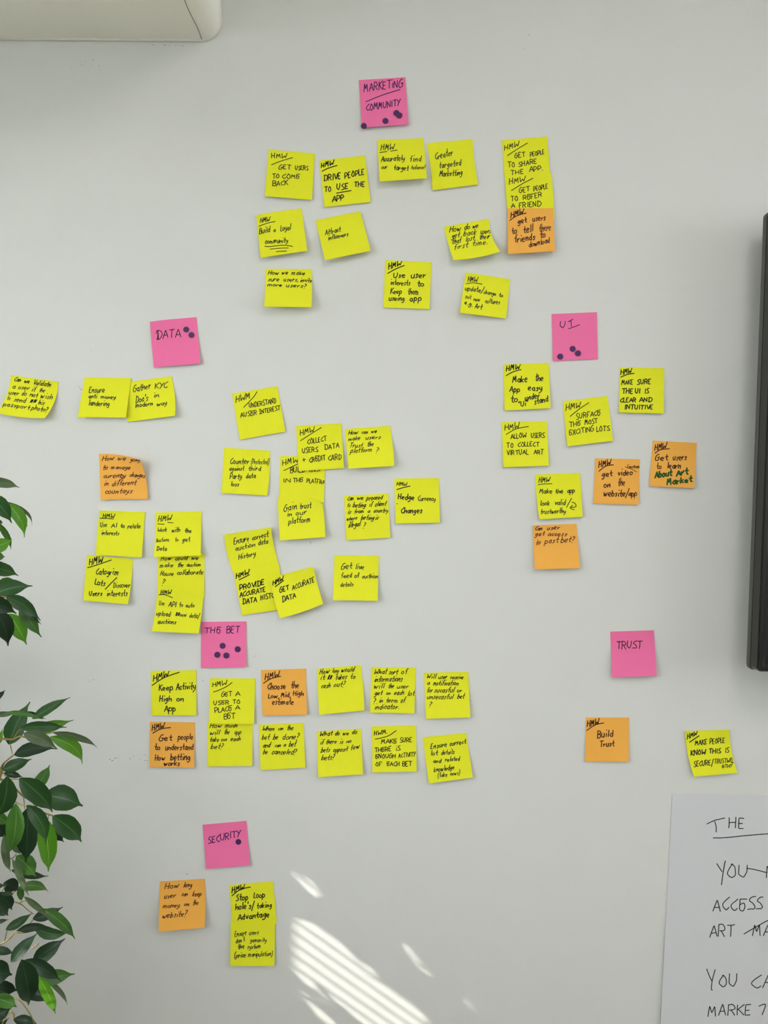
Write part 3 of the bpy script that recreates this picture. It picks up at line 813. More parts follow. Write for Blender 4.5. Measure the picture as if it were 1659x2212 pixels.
note('catogrize', 'W1', 'yellow', 'C', [(148, 1258), (668, 1303), (612, 1820), (102, 1775)],
     [('HMW', 172, 1372, 328, 1345, 75), ('Catogrize', 252, 1480, 507, 1482, 64), ('Lots', 237, 1592, 352, 1612, 66), ('Discover', 445, 1627, 637, 1627, 54), ('Users', 170, 1720, 320, 1718, 54),
      ('interests', 372, 1727, 607, 1722, 62)], [[(155, 1402), (280, 1365), (423, 1315)], [(355, 1648), (425, 1575), (487, 1515)]],
     "yellow note 'Catogrize Lots / Discover Users interests', lower left pair", lift=(6, 8), bow={'r': (12, 0)})
note('collab', 'W1', 'yellow', 'D', [(955, 1225), (1483, 1235), (1483, 1745), (950, 1735)],
     [('How', 985, 1322, 1110, 1312, 46), ('could', 1148, 1317, 1290, 1310, 48), ('we', 1335, 1312, 1415, 1310, 44), ('make', 975, 1400, 1125, 1392, 50), ('the', 1175, 1394, 1240, 1392, 50),
      ('auction', 1280, 1390, 1435, 1387, 44), ('House', 980, 1487, 1128, 1492, 50), ('collaborate', 1170, 1482, 1465, 1477, 54), ('?', 1000, 1592, 1028, 1590, 62)], (),
     "yellow note 'How could we make the auction House collaborate?', middle of three stacked", lift=(1, 1))
note('api', 'W1', 'yellow', 'E', [(950, 1612), (1475, 1640), (1415, 2152), (882, 2127)],
     [('HMW', 985, 1704, 1105, 1707, 50), ('Use', 965, 1826, 1027, 1830, 48), ('API', 1075, 1842, 1160, 1850, 54), ('to', 1195, 1848, 1240, 1848, 46), ('auto', 1270, 1852, 1368, 1854, 44),
      ('upload', 935, 1940, 1095, 1958, 52), ('##', 1155, 1950, 1200, 1952, 40), ('new', 1205, 1957, 1278, 1960, 44), ('data/', 1310, 1967, 1422, 1977, 50), ('auctions', 950, 2037, 1158, 2042, 48)],
     [[(965, 1710), (1040, 1712), (1120, 1745)]],
     "yellow note 'Use API to auto upload new data', bottom of three stacked", lift=(11, 9), base=1.8, ink='greenblack', bow={'l': (12, 0), 'r': (10, 0)})
note('thebet', 'W4', 'pink', 'P', [(557, 60), (997, 55), (995, 497), (557, 508)],
     [('THĒ', 590, 168, 750, 168, 52), ('BET', 805, 168, 930, 165, 60)], (),
     "pink heading note reading 'THE BET' with four purple dots below the words", lift=(1.5, 3),
     dots=[(766, 292, 29), (912, 325, 29), (714, 379, 29), (802, 386, 29)])
note('activity', 'W4', 'yellow', 'C', [(70, 535), (512, 527), (512, 965), (77, 968)],
     [('HMW', 95, 642, 240, 585, 62), ('Keep', 150, 722, 285, 720, 60), ('Activity', 315, 717, 505, 712, 60), ('High', 155, 830, 272, 830, 58), ('on', 322, 828, 390, 826, 48), ('App', 202, 930, 313, 925, 60)],
     [[(83, 675), (200, 600), (347, 547)]],
     "yellow note 'Keep Activity High on App', top left below pink bet note", lift=(2, 3))
note('placebet', 'W4', 'yellow', 'A', [(642, 605), (1083, 608), (1070, 1050), (632, 1045)],
     [('HMW', 670, 690, 805, 668, 42), ('GĒT', 755, 784, 855, 774, 42), ('A', 892, 780, 943, 777, 42), ('USĒR', 680, 862, 828, 858, 36), ('TO', 865, 852, 935, 848, 36),
      ('PLACĒ', 690, 942, 855, 918, 44), ('A', 890, 910, 933, 907, 38), ('BĒT', 780, 1005, 890, 992, 50)], [[(677, 740), (780, 700), (858, 647)]],
     "yellow note 'GET A USER TO PLACE A BET'", lift=(4, 5), base=0.8)
note('choose', 'W4', 'orange', 'C', [(1138, 527), (1573, 512), (1583, 960), (1153, 965)],
     [('HMW', 1178, 622, 1312, 590, 55), ('Choose', 1203, 717, 1378, 707, 58), ('the', 1430, 702, 1505, 700, 62), ('Low,', 1210, 798, 1315, 798, 42), ('Mid,', 1332, 788, 1427, 785, 44),
      ('High', 1450, 774, 1550, 774, 46), ('estimate', 1248, 862, 1455, 857, 52)], [[(1162, 655), (1235, 610), (1327, 588)]],
     "orange note 'Choose the Low, Mid, High estimate'", lift=(4, 5))
note('howmuch', 'W4', 'yellow', 'D', [(620, 1022), (1057, 1027), (1053, 1455), (617, 1462)],
     [('How', 643, 1087, 755, 1082, 40), ('much', 790, 1082, 905, 1080, 42), ('will', 640, 1155, 735, 1150, 46), ('the', 778, 1147, 832, 1144, 46), ('app', 880, 1148, 942, 1146, 46),
      ('take', 640, 1222, 728, 1217, 46), ('on', 752, 1217, 805, 1214, 38), ('each', 842, 1214, 935, 1212, 44), ('bet?', 652, 1292, 768, 1287, 50)], (),
     "yellow note 'How much will the app take on each bet?'", lift=(2, 4))
note('understandbet', 'W4', 'orange', 'C', [(63, 1027), (497, 1033), (490, 1475), (57, 1465)],
     [('HMW', 83, 1112, 200, 1087, 50), ('Get', 150, 1212, 275, 1207, 54), ('people', 335, 1200, 480, 1195, 54), ('to', 108, 1298, 160, 1298, 52), ('understand', 212, 1300, 482, 1297, 56),
      ('How', 112, 1400, 208, 1400, 50), ('betting', 262, 1395, 450, 1397, 58), ('works', 198, 1454, 350, 1450, 46)], [[(90, 1137), (165, 1098), (262, 1083)]],
     "orange note 'Get people to understand How betting works'", lift=(3, 5))
note('canceled', 'W4', 'yellow', 'D', [(1118, 1055), (1550, 1038), (1567, 1472), (1135, 1497)],
     [('When', 1152, 1114, 1262, 1112, 44), ('can', 1300, 1110, 1350, 1108, 38), ('the', 1388, 1108, 1447, 1105, 48), ('bet', 1145, 1200, 1215, 1197, 50), ('be', 1255, 1198, 1300, 1196, 48),
      ('done?', 1345, 1198, 1502, 1194, 52), ('and', 1155, 1278, 1225, 1272, 48), ('can', 1270, 1272, 1325, 1270, 38), ('a', 1355, 1268, 1380, 1266, 36), ('bet', 1408, 1268, 1470, 1265, 50),
      ('be', 1157, 1340, 1197, 1340, 44), ('canceled?', 1240, 1340, 1475, 1342, 50)], (),
     "yellow note 'When can the bet be done? and can a bet be canceled?'", lift=(3, 4))
note('cashout', 'W5', 'yellow', 'D', [(67, 115), (503, 78), (540, 528), (90, 572)],
     [('How', 93, 167, 190, 157, 42), ('long', 218, 150, 280, 152, 44), ('would', 308, 147, 437, 138, 46), ('it', 100, 225, 140, 222, 46), ('##', 172, 222, 210, 220, 44), ('takes', 250, 222, 360, 214, 50),
      ('to', 398, 214, 448, 210, 44), ('cash', 108, 308, 200, 298, 46), ('out?', 235, 294, 343, 287, 50)], (),
     "yellow note 'How long would it takes to cash out?'", lift=(7, 6), bow={'r': (6, 0)})
note('sortof', 'W5', 'yellow', 'D', [(610, 97), (1050, 103), (1037, 558), (597, 550)],
     [('What', 637, 165, 760, 163, 46), ('sort', 783, 167, 868, 164, 44), ('of', 905, 168, 960, 166, 48), ('informations', 637, 242, 915, 237, 52), ('will', 632, 312, 735, 306, 50), ('the', 775, 306, 832, 304, 48),
      ('user', 865, 308, 975, 308, 40), ('get', 640, 377, 715, 374, 44), ('on', 757, 374, 795, 372, 36), ('each', 835, 372, 930, 370, 46), ('lot', 968, 382, 1035, 380, 50), ('?', 632, 455, 650, 452, 44),
      ('in', 685, 449, 720, 448, 42), ('term', 752, 449, 870, 447, 48), ('of', 900, 452, 940, 450, 50), ('indicator.', 640, 517, 885, 513, 52)], (),
     "yellow note 'What sort of informations will the user get on each lot'", lift=(4, 4))
note('notif', 'W5', 'yellow', 'D', [(1133, 153), (1573, 143), (1595, 600), (1153, 612)],
     [('Will', 1160, 210, 1248, 208, 44), ('user', 1275, 214, 1362, 212, 40), ('receive', 1395, 217, 1522, 217, 42), ('a', 1163, 274, 1188, 272, 36), ('notification', 1225, 277, 1472, 277, 46),
      ('for', 1160, 348, 1215, 345, 46), ('sucasful', 1235, 347, 1430, 347, 50), ('or', 1462, 347, 1510, 344, 36), ('unsecasful', 1163, 412, 1418, 414, 50), ('bet', 1465, 410, 1530, 407, 46),
      ('?', 1185, 489, 1208, 487, 46)], (),
     "yellow note 'Will user receive a notification', right end of the row", lift=(6, 7))
note('opposit', 'W5', 'yellow', 'D', [(65, 738), (507, 710), (527, 1165), (80, 1193)],
     [('What', 95, 785, 218, 774, 44), ('do', 245, 777, 290, 774, 44), ('we', 325, 774, 382, 770, 38), ('do', 415, 767, 465, 762, 46), ('if', 100, 868, 130, 866, 46), ('there', 155, 862, 260, 856, 46),
      ('is', 295, 857, 325, 855, 40), ('no', 360, 852, 408, 847, 36), ('bets', 105, 947, 193, 942, 50), ('opposit', 230, 942, 370, 932, 46), ('few', 402, 925, 490, 905, 46), ('bets?', 112, 1022, 238, 1014, 50)], (),
     "yellow note 'What do we do if there is no bets opposit', lower row", lift=(7, 6))
note('enough', 'W5', 'yellow', 'A', [(613, 687), (1053, 678), (1060, 1137), (620, 1147)],
     [('HWM.', 640, 777, 768, 757, 42), ('MAKĒ', 708, 860, 862, 852, 42), ('SURE', 895, 847, 1013, 840, 42), ('THĒRE', 642, 947, 808, 932, 42), ('iS', 855, 927, 897, 924, 44),
      ('ĒNOUGH', 652, 1005, 850, 1000, 40), ('ACTIVITY', 880, 997, 1047, 985, 42), ('OF', 652, 1084, 715, 1082, 42), ('ĒACH', 765, 1082, 893, 1080, 42), ('BET', 920, 1084, 1010, 1082, 46)],
     [[(647, 815), (770, 785), (855, 730)]],
     "yellow note 'MAKE SURE THERE IS ENOUGH ACTIVITY OF EACH BET'", lift=(4, 5))
note('fakenews', 'W5', 'yellow', 'E', [(1118, 795), (1553, 752), (1620, 1197), (1183, 1257)],
     [('Ensure', 1200, 910, 1362, 887, 50), ('correct', 1390, 882, 1550, 857, 46), ('lot', 1200, 974, 1268, 970, 42), ('details', 1305, 972, 1435, 957, 44), ('and', 1225, 1052, 1305, 1047, 38),
      ('related', 1345, 1037, 1490, 1027, 42), ('knowledge', 1232, 1142, 1435, 1112, 46), ('(fake', 1272, 1198, 1365, 1184, 42), ('news)', 1395, 1180, 1490, 1165, 42)], (),
     "yellow note 'Ensure correct lot details and related knowledge', tilted at the row's end", lift=(6, 5), ink='greenblack')
note('security', 'W6', 'pink', 'P', [(650, 120), (1175, 73), (1217, 603), (693, 650)],
     [('SECURITY', 720, 345, 1100, 262, 76)], (),
     "pink heading note reading 'SECURITY' with one purple dot", lift=(4, 4), dots=[(1078, 325, 34)])
note('keepmoney', 'W6', 'orange', 'D', [(145, 797), (675, 765), (672, 1350), (125, 1398)],
     [('How', 198, 892, 368, 867, 62), ('long', 420, 867, 520, 862, 62), ('user', 190, 1000, 325, 987, 54), ('can', 400, 974, 468, 970, 50), ('keep', 528, 972, 632, 970, 62),
      ('money', 175, 1114, 375, 1102, 54), ('on', 430, 1090, 485, 1087, 48), ('the', 530, 1080, 597, 1074, 60), ('website?', 168, 1237, 460, 1207, 62)], (),
     "orange note 'How long user can keep money on the website?'", lift=(14, 12), bow={'l': (-4, 0), 'r': (10, 0)})
note('loophole', 'W6', 'yellow', 'C', [(972, 840), (1493, 795), (1537, 1300), (1005, 1335)],
     [('HMW', 1000, 937, 1150, 882, 64), ('Stop', 1050, 1024, 1195, 1012, 70), ('Loop', 1262, 992, 1392, 987, 66), ('hole\'s/', 1045, 1132, 1262, 1112, 68), ('taking', 1300, 1117, 1478, 1102, 62),
      ('Advantage', 1072, 1257, 1452, 1217, 66)], [[(1000, 968), (1100, 895), (1223, 862)], [(1364, 1250), (1366, 1251)]],
     "yellow note 'Stop Loop hole's/taking Advantage', upper of a pair", lift=(1, 1))
note('manip', 'W6', 'yellow', 'E', [(985, 1270), (1517, 1263), (1508, 1808), (980, 1808)],
     [('Ensure', 1035, 1457, 1175, 1432, 62), ('users', 1208, 1434, 1318, 1430, 54), ('don\'t', 1048, 1535, 1155, 1510, 54), ('gamerity', 1220, 1522, 1413, 1517, 50), ('the', 1072, 1605, 1150, 1592, 54),
      ('system', 1185, 1602, 1345, 1592, 50), ('(price', 1030, 1707, 1165, 1700, 58), ('manipulation)', 1195, 1697, 1485, 1682, 56)], (),
     "yellow note 'Ensure users don't gamerity the system (price manipulation)'", lift=(4, 5), base=1.8, ink='greenblack')
note('trust', 'W7', 'pink', 'P', [(310, 97), (683, 85), (708, 475), (327, 488)],
     [('TRUST', 362, 245, 578, 236, 60)], (), "pink heading note reading 'TRUST' without any dots", lift=(8, 8), ink='brown')
note('buildtrust', 'W7', 'orange', 'C', [(102, 832), (470, 832), (467, 1212), (93, 1208)],
     [('HMW', 112, 910, 213, 886, 46), ('Build', 200, 1005, 335, 992, 54), ('Trust', 220, 1080, 343, 1076, 46)], [[(107, 943), (180, 895), (253, 878)]],
     "orange note 'Build Trust', below left of the pink trust note", lift=(2, 4))
note('secure', 'W7', 'yellow', 'B', [(950, 947), (1325, 935), (1398, 1305), (1027, 1338)],
     [('HMW', 968, 1015, 1053, 983, 38), ('MAKE', 1035, 1068, 1138, 1060, 40), ('PEOPLE', 1162, 1058, 1290, 1045, 42), ('KNOW', 1000, 1157, 1128, 1143, 42), ('THIS', 1155, 1140, 1255, 1133, 38),
      ('IS', 1293, 1130, 1323, 1128, 38), ('SECURE/', 1025, 1252, 1190, 1235, 42), ('TRUSTWO', 1200, 1228, 1355, 1212, 38), ('RTHY', 1268, 1263, 1352, 1255, 26)],
     [[(988, 1043), (1068, 988)], [(1350, 1216), (1363, 1216)]],
     "yellow note 'MAKE PEOPLE KNOW THIS IS SECURE/TRUSTWORTHY' above the flip chart sheet", lift=(7, 5), bow={'l': (-16, 0), 'r': (-14, 0)},
     curl={'c': [(1, 0, 4, 0, 0.006, 1.5), (0, 0, 0, 0, 0.003, 1.5)]})
note('ui', 'V7', 'pink', 'P', [(748, 113), (1348, 87), (1362, 710), (765, 738)],
     [('U', 858, 303, 932, 303, 96)], [[(968, 215), (1030, 182)], [(1003, 200), (1010, 275)], [(972, 308), (1045, 283), (1118, 255)]],
     "pink heading note reading 'UI' with three purple dots", lift=(1, 1), dots=[(1027, 575, 40), (863, 678, 40), (1098, 633, 40)])
note('easy', 'V7', 'yellow', 'C', [(108, 783), (708, 760), (735, 1362), (122, 1395)],
     [('HMW', 145, 870, 325, 835, 74), ('Make', 230, 1027, 430, 1005, 84), ('the', 530, 1002, 635, 1002, 90), ('App', 190, 1142, 325, 1147, 76), ('easy', 435, 1127, 625, 1132, 84),
      ('to', 208, 1287, 298, 1277, 86), ('under', 395, 1262, 590, 1225, 76), ('stand', 520, 1312, 700, 1272, 76), ('"Ui"', 310, 1347, 435, 1322, 62)], [[(145, 930), (230, 882), (342, 850)]],
     "yellow note 'Make the App easy to understand' left below the pink UI note", lift=(3, 5))
note('virtual', 'V7', 'yellow', 'A', [(85, 1545), (685, 1535), (710, 2125), (105, 2148)],
     [('HMW', 128, 1657, 320, 1620, 74), ('ALLOW', 205, 1775, 415, 1747, 60), ('USERS', 475, 1755, 650, 1750, 60), ('TO', 150, 1887, 245, 1882, 60), ('COLLECT', 302, 1875, 580, 1868, 58),
      ('VIRTUAL', 155, 1987, 438, 1972, 60), ('ART', 512, 1972, 637, 1972, 60)], [[(143, 1712), (270, 1640), (440, 1605)]],
     "yellow note 'ALLOW USERS TO COLLECT VIRTUAL ART'", lift=(4, 5))
note('surface', 'V7', 'yellow', 'A', [(893, 1270), (1490, 1200), (1562, 1797), (957, 1870)],
     [('HMW', 940, 1395, 1135, 1352, 74), ('SURFACĒ', 1075, 1510, 1395, 1452, 66), ('THĒ', 980, 1612, 1135, 1592, 60), ('MOST', 1190, 1582, 1355, 1560, 58), ('ĒXCITING', 985, 1725, 1310, 1662, 64),
      ('LOTS', 1345, 1672, 1515, 1657, 62)], [[(993, 1472), (1120, 1370), (1240, 1290)]],
     "yellow note 'SURFACE THE MOST EXCITING LOTS' below the pink UI note", lift=(4, 4))
note('clear', 'V8', 'yellow', 'B', [(888, 57), (1297, 65), (1292, 482), (880, 472)],
     [('HMW', 898, 125, 998, 108, 42), ('MAKE', 905, 218, 1010, 212, 40), ('SURE', 1048, 212, 1172, 208, 42), ('THE', 908, 298, 1008, 298, 42), ('UI', 1030, 298, 1075, 296, 42),
      ('IS', 1118, 295, 1155, 294, 38), ('CLEAR', 893, 378, 1038, 375, 38), ('AND', 1068, 375, 1185, 372, 38), ('INTUITIVE', 932, 442, 1192, 442, 40)], [[(898, 147), (960, 122), (1020, 113)]],
     "yellow note 'MAKE SURE THE UI IS CLEAR AND INTUITIVE'", lift=(3, 4))
note('video', 'V8', 'orange', 'C', [(662, 893), (1072, 902), (1060, 1320), (647, 1310)],
     [('HMW', 695, 975, 805, 950, 50), ('get', 725, 1065, 820, 1052, 50), ('video', 872, 1050, 1005, 1047, 50), ('on', 742, 1160, 803, 1157, 50), ('the', 872, 1145, 935, 1142, 60),
      ('website/', 740, 1242, 965, 1242, 58), ('app', 970, 1242, 1045, 1240, 50)],
     [[(697, 1012), (760, 965), (830, 953)]],
     "orange note 'get video on the website/app' with small 'Livestream' in its corner", lift=(2, 3),
     extra=[('brown', 'L', [('Livestrem', 958, 982, 1070, 984, 30)], [[(937, 972), (990, 990), (1043, 1018)]])])
note('artmarket', 'V8', 'orange', 'C', [(1192, 730), (1595, 752), (1572, 1168), (1160, 1148)],
     [('HMW', 1210, 822, 1315, 797, 52), ('Get', 1213, 914, 1330, 910, 52), ('users', 1378, 910, 1502, 907, 52), ('to', 1228, 992, 1272, 990, 54), ('learn', 1325, 987, 1450, 982, 54)],
     [[(1212, 847), (1262, 815), (1343, 805)]],
     "orange note 'Get users to learn About Art Market' with green lettering", lift=(3, 5),
     extra=[('green', 'M', [('About', 1212, 1070, 1365, 1052, 52), ('Art', 1408, 1057, 1515, 1035, 52), ('Market', 1322, 1138, 1550, 1107, 50)], [])])
note('valid', 'V8', 'yellow', 'E', [(110, 1042), (523, 1027), (548, 1430), (150, 1455)],
     [('HMW', 143, 1117, 243, 1112, 46), ('Make', 150, 1215, 267, 1214, 40), ('the', 295, 1215, 365, 1214, 42), ('app', 405, 1212, 475, 1206, 44), ('look', 158, 1327, 245, 1324, 42),
      ('valid', 290, 1322, 390, 1320, 46), ('/', 403, 1327, 432, 1327, 50), ('trustworthy', 160, 1402, 390, 1397, 44)],
     [[(138, 1135), (200, 1128), (265, 1127)], [(450, 1297), (478, 1308), (484, 1338), (440, 1345)], [(455, 1325), (432, 1350), (470, 1366)]],
     "yellow note 'Make the app look valid/trustworthy' with a small arrow", lift=(6, 5), ink='greenblack', bow={'l': (-6, 0)})
note('pastbet', 'V8', 'orange', 'D', [(83, 1507), (490, 1495), (523, 1903), (107, 1915)],
     [('Can', 110, 1555, 172, 1553, 36), ('user', 220, 1553, 335, 1543, 38), ('get', 110, 1607, 195, 1602, 40), ('access', 225, 1605, 400, 1607, 38), ('to', 118, 1690, 160, 1682, 42),
      ('past', 198, 1677, 320, 1665, 46), ('bet?', 345, 1668, 468, 1657, 48)], (),
     "orange note 'Can user get access to past bet?'", lift=(8, 8), curl={'c': [(0, 0, 6, 4, 0.003, 1.5)]})

# ------------------------------------------------------------------ flip chart sheet
fs = Sheet('W8', [(228, 60), (2600, 100), (2560, 3300), (60, 3300)], 0.0006, (0.006, 0.006), curl={'c': []})
fc = fs.build('flip_chart_sheet', M['chart'], n=20)
tag(fc, "large white flip chart sheet with black handwriting at the lower right", 'paper sheet')
CH = [([('HE', 752, 388, 905, 380, 92)], [[(550, 345), (620, 312), (715, 290)], [(622, 322), (635, 370), (635, 420)]]),
      ([], [[(608, 475), (720, 473), (900, 455), (1119, 437), (1300, 430)]]),
      ([('OU', 738, 845, 930, 835, 120), ('N', 1105, 845, 1180, 840, 110)], [[(640, 715), (690, 790)], [(720, 690), (700, 800), (685, 912)], [(920, 758), (1000, 772), (1110, 800)]]),
      ([('ACCĒSS', 605, 1155, 1070, 1142, 105)], []),
      ([('ART', 575, 1402, 800, 1390, 105), ('MA', 975, 1385, 1150, 1380, 100)], [[(895, 1372), (1000, 1310), (1119, 1245), (1230, 1195)]]),
      ([('OU', 660, 1862, 832, 1856, 112), ('CA', 965, 1878, 1170, 1872, 128)], [[(547, 1700), (570, 1760), (593, 1808)], [(625, 1705), (600, 1800), (590, 1885), (602, 1895)]]),
      ([('MARKE', 558, 2140, 965, 2125, 98)], [[(1035, 2045), (1095, 2030), (1065, 2125)]])]
for ws_, ls_ in CH:
    S = []
    for w in ws_:
        for st in word_strokes(*w, 0.08, rng, jit=0.15): S.append(vpx('W8', st))
    for l in ls_: S.append(rline('W8', l))
    ribbons(S, fs, 1.95, M['black'], fc, name='handwriting_line')

# ------------------------------------------------------------------ television on the right
tv = empty('television', (0, 0, 0))
tb = at(1612, 1440, 0.045)
tt = at(1649, 470, 0.045)
x0 = tb[0]; zb = at(1614, 1446, 0.05)[2]; zt = at(1650, 458, 0.05)[2]
x1 = x0 + 1.13
tv.location = (x0 + 0.56, -0.04, (zb + zt) / 2)
tag(tv, 'wall-mounted television with black frame, cut by the right edge', 'television')


def rrect(inset, rad, seg=5):
    pts = []
    for (cx, cz, a0) in ((x0 + inset + rad, zb + inset + rad, 180), (x1 - inset - rad, zb + inset + rad, 270),
                         (x1 - inset - rad, zt - inset - rad, 0), (x0 + inset + rad, zt - inset - rad, 90)):
        for k in range(seg + 1):
            a = math.radians(a0 + 90 * k / seg)
            pts.append((cx + rad * math.cos(a), cz + rad * math.sin(a)))
    return pts


def shell(name, prof_, m, cap0=False, cap1=False):
    vv, ff = [], []
    n = None
    for (ins, dep, rad) in prof_:
        rr = rrect(ins, rad); n = len(rr)
        vv += [(x, -dep, z) for x, z in rr]
    for i in range(len(prof_) - 1):
        for k in range(n):
            k2 = (k + 1) % n
            ff.append((i * n + k, i * n + k2, (i + 1) * n + k2, (i + 1) * n + k))
    if cap0: ff.append(tuple(range(n))[::-1])
    if cap1: ff.append(tuple((len(prof_) - 1) * n + k for k in range(n)))
    return mesh_obj(name, vv, ff, m, tv, origin=np.array(tv.location))


shell('back_shell', [(0.03, 0.036, 0.008), (0.004, 0.041, 0.008), (0.0, 0.045, 0.008), (0.0, 0.051, 0.008), (0.002, 0.0525, 0.007)], M['tvedge'], cap0=True)
shell('glossy_side', [(0.002, 0.0525, 0.007), (0.002, 0.055, 0.007), (0.003, 0.074, 0.007), (0.0045, 0.0765, 0.006)], M['tvgloss'])
shell('bezel', [(0.0045, 0.0765, 0.006), (0.006, 0.0775, 0.005), (0.0105, 0.0765, 0.003), (0.0155, 0.0715, 0.001)], M['tvmatte'])
shell('screen', [(0.0155, 0.0715, 0.001), (0.0165, 0.071, 0.001)], M['screen'], cap1=True)
boxes('wall_bracket', [(x0 + 0.35, x0 + 0.8, -0.037, -0.0015, (zb + zt) / 2 - 0.15, (zb + zt) / 2 + 0.15)], M['tvmatte'], tv, origin=(x0 + 0.56, -0.02, (zb + zt) / 2))

# ------------------------------------------------------------------ marks on the wall


def scuff(name, blobs, m, seed):
    rg = random.Random(seed)
    V_, F_ = [], []
    for (x, y, rx, ry) in blobs:
        n = 7; k = len(V_)
        for a in range(n):
            q = rg.uniform(0.5, 1.2)
            V_.append(at(x + rx * q * math.cos(2 * math.pi * a / n), y + ry * q * math.sin(2 * math.pi * a / n), 0.0002))
        F_.append(tuple(range(k, k + n))[::-1])
    return mesh_obj(name, V_, F_, m, wall, origin=V_[0])


scuff('scuff_mark', [(237, 1640, 2.5, 1), (243, 1643, 3, 1.4), (249, 1638, 1.6, 2), (254, 1637, 2, .8)], M['scuff'], 1)
scuff('scuff_mark', [(281, 1639, 1, 2), (288, 1633, 1, 1.6), (302, 1641, 1, 1), (313, 1631, 1.5, 1), (313, 1643, 2, 1), (319, 1643, 1.3, 1)], M['scuff'], 2)
scuff('scuff_mark', [(184, 132, 1.6, 1), (202, 130, 1.6, 1), (178, 140, 1, 1), (197, 141, 1, 1), (214, 142, 1, 1), (152, 146, 1, 1), (216, 150, 1, 1)], M['scuff'], 3)
scuff('scuff_mark', [(162, 837, 1.2, .8), (167, 834, 1, 1), (172, 836, 1, 2), (175, 841, 2.2, 1.4)], M['scuffpink'], 4)
scuff('scuff_mark', [(193, 1472, 1.3, .8), (202, 1468, 1, 1.5)], M['scuff'], 5)
scuff('scuff_mark', [(432, 1465, 1, .7), (438, 1470, 1, 1.4)], M['scuff'], 6)
scuff('scuff_mark', [(553, 1417, 2.5, .9), (548, 1419, 1, 1)], M['scuff'], 7)
scuff('scuff_mark', [(197, 758, 1, 1), (671, 1172, 1, 3), (1308, 694, .8, 1.4), (916, 539, .8, 1), (1143, 75, 2, 1), (1131, 105, .8, 1), (555, 1526, 1, 1), (404, 1888, 3, 1), (423, 2027, 1, .8)], M['scuff'], 8)
scuff('hairline_crack', [(331, 97, 4, .45), (356, 97.4, 5, .5), (366, 98, 2, .4), (379, 98.5, 2.5, .4), (395, 99, 4.5, .5)], M['scuffdark'], 9)

# ------------------------------------------------------------------ the artificial ficus at the left
PX0, PY0 = -0.86, -0.34
plant = empty('ficus_plant', (PX0, PY0, 0))
tag(plant, 'artificial ficus with pointed glossy green leaves at the left edge', 'plant')
NPOT = 32
pv, pf = [], []
pp = [(0.11, 0.0), (0.125, 0.01), (0.15, 0.27), (0.158, 0.28), (0.158, 0.3), (0.148, 0.3), (0.144, 0.265)]
for (rr, zz) in pp:
    for k in range(NPOT):
        a = 2 * math.pi * k / NPOT; pv.append((PX0 + rr * math.cos(a), PY0 + rr * math.sin(a), zz))
for i in range(len(pp) - 1):
    for k in range(NPOT):
        pf.append((i * NPOT + k, i * NPOT + (k + 1) % NPOT, (i + 1) * NPOT + (k + 1) % NPOT, (i + 1) * NPOT + k))
pf.append(tuple(range(NPOT))[::-1])
mesh_obj('pot', pv, pf, M['pot'], plant, origin=(PX0, PY0, 0), smooth=True)
sv_ = [(PX0 + 0.144 * math.cos(2 * math.pi * k / NPOT), PY0 + 0.144 * math.sin(2 * math.pi * k / NPOT), 0.265) for k in range(NPOT)]
mesh_obj('soil', sv_, [tuple(range(NPOT))], M['soil'], plant, origin=(PX0, PY0, 0.265))
trunk_pts = [(PX0, PY0, 0.26), (PX0 + 0.02, PY0 + 0.015, 0.6), (PX0 - 0.015, PY0, 0.95), (PX0 + 0.015, PY0 + 0.02, 1.3), (PX0, PY0, 1.62)]
tube('trunk', trunk_pts, [0.022, 0.018, 0.015, 0.011, 0.005], M['trunk'], plant, seg=10)

WT = [(0, .04), (.03, .26), (.09, .6), (.19, .9), (.31, 1.0), (.44, .98), (.57, .84), (.68, .62), (.77, .39), (.84, .21), (.89, .12), (.95, .075), (.985, .065), (1, .03)]


def leaf_geo(b, t, w, droop=0.0, fold=0.25, twist=0.0, side=None):
    """b,t base and tip in 3D, w full width in metres; returns verts, faces, uvs"""
    b = np.asarray(b, float); t = np.asarray(t, float)
    ax = t - b; L = np.linalg.norm(ax); ax = ax / L
    view = CAM - (b + t) / 2 if side is None else np.asarray(side, float)
    view = view / np.linalg.norm(view)
    s = np.cross(ax, view); s /= np.linalg.norm(s)
    nrm = np.cross(s, ax)
    s2 = s * math.cos(twist) + nrm * math.sin(twist)
    n2 = np.cross(s2, ax)
    V_, UV = [], []
    us = (-1, -.55, 0, .55, 1)
    for (tt_, ww) in WT:
        c = b + ax * L * tt_ + (s * droop) * L * (4 * tt_ * (1 - tt_)) * 0.25 + n2 * L * 0.10 * math.sin(math.pi * tt_)
        for u in us:
            wob = 1 + 0.03 * math.sin(17 * tt_ + u * 3)
            V_.append(c + s2 * u * ww * w / 2 * wob + n2 * (abs(u) ** 1.3) * ww * w / 2 * fold)
            UV.append(((u + 1) / 2, tt_))
    F_ = []
    for i in range(len(WT) - 1):
        for k in range(4):
            a = i * 5 + k
            F_.append((a, a + 1, a + 6, a + 5))
    return V_, F_, UV


def leaf_px(view, bx, by, tx, ty, w, tone, db, dt=None, droop=0.0, twist=0.0, fold=0.25):
    """leaf whose base and tip are seen at those photo spots; db, dt distance off the wall in metres"""
    dt = db if dt is None else dt
    s = VIEWS[view][2]
    pb = vpx(view, (bx, by)); pt = vpx(view, (tx, ty))
    b = at(pb[0], pb[1], db); t = at(pt[0], pt[1], dt)
    sc = (DIST - (db + dt) / 2) / F_PX
    V_, F_, UV = leaf_geo(b, t, w * s * sc / max(math.cos(twist), 0.3), droop, fold, twist)
    return mesh_obj('leaf', V_, F_, LM[tone], plant, origin=b, smooth=True, uvs=UV)


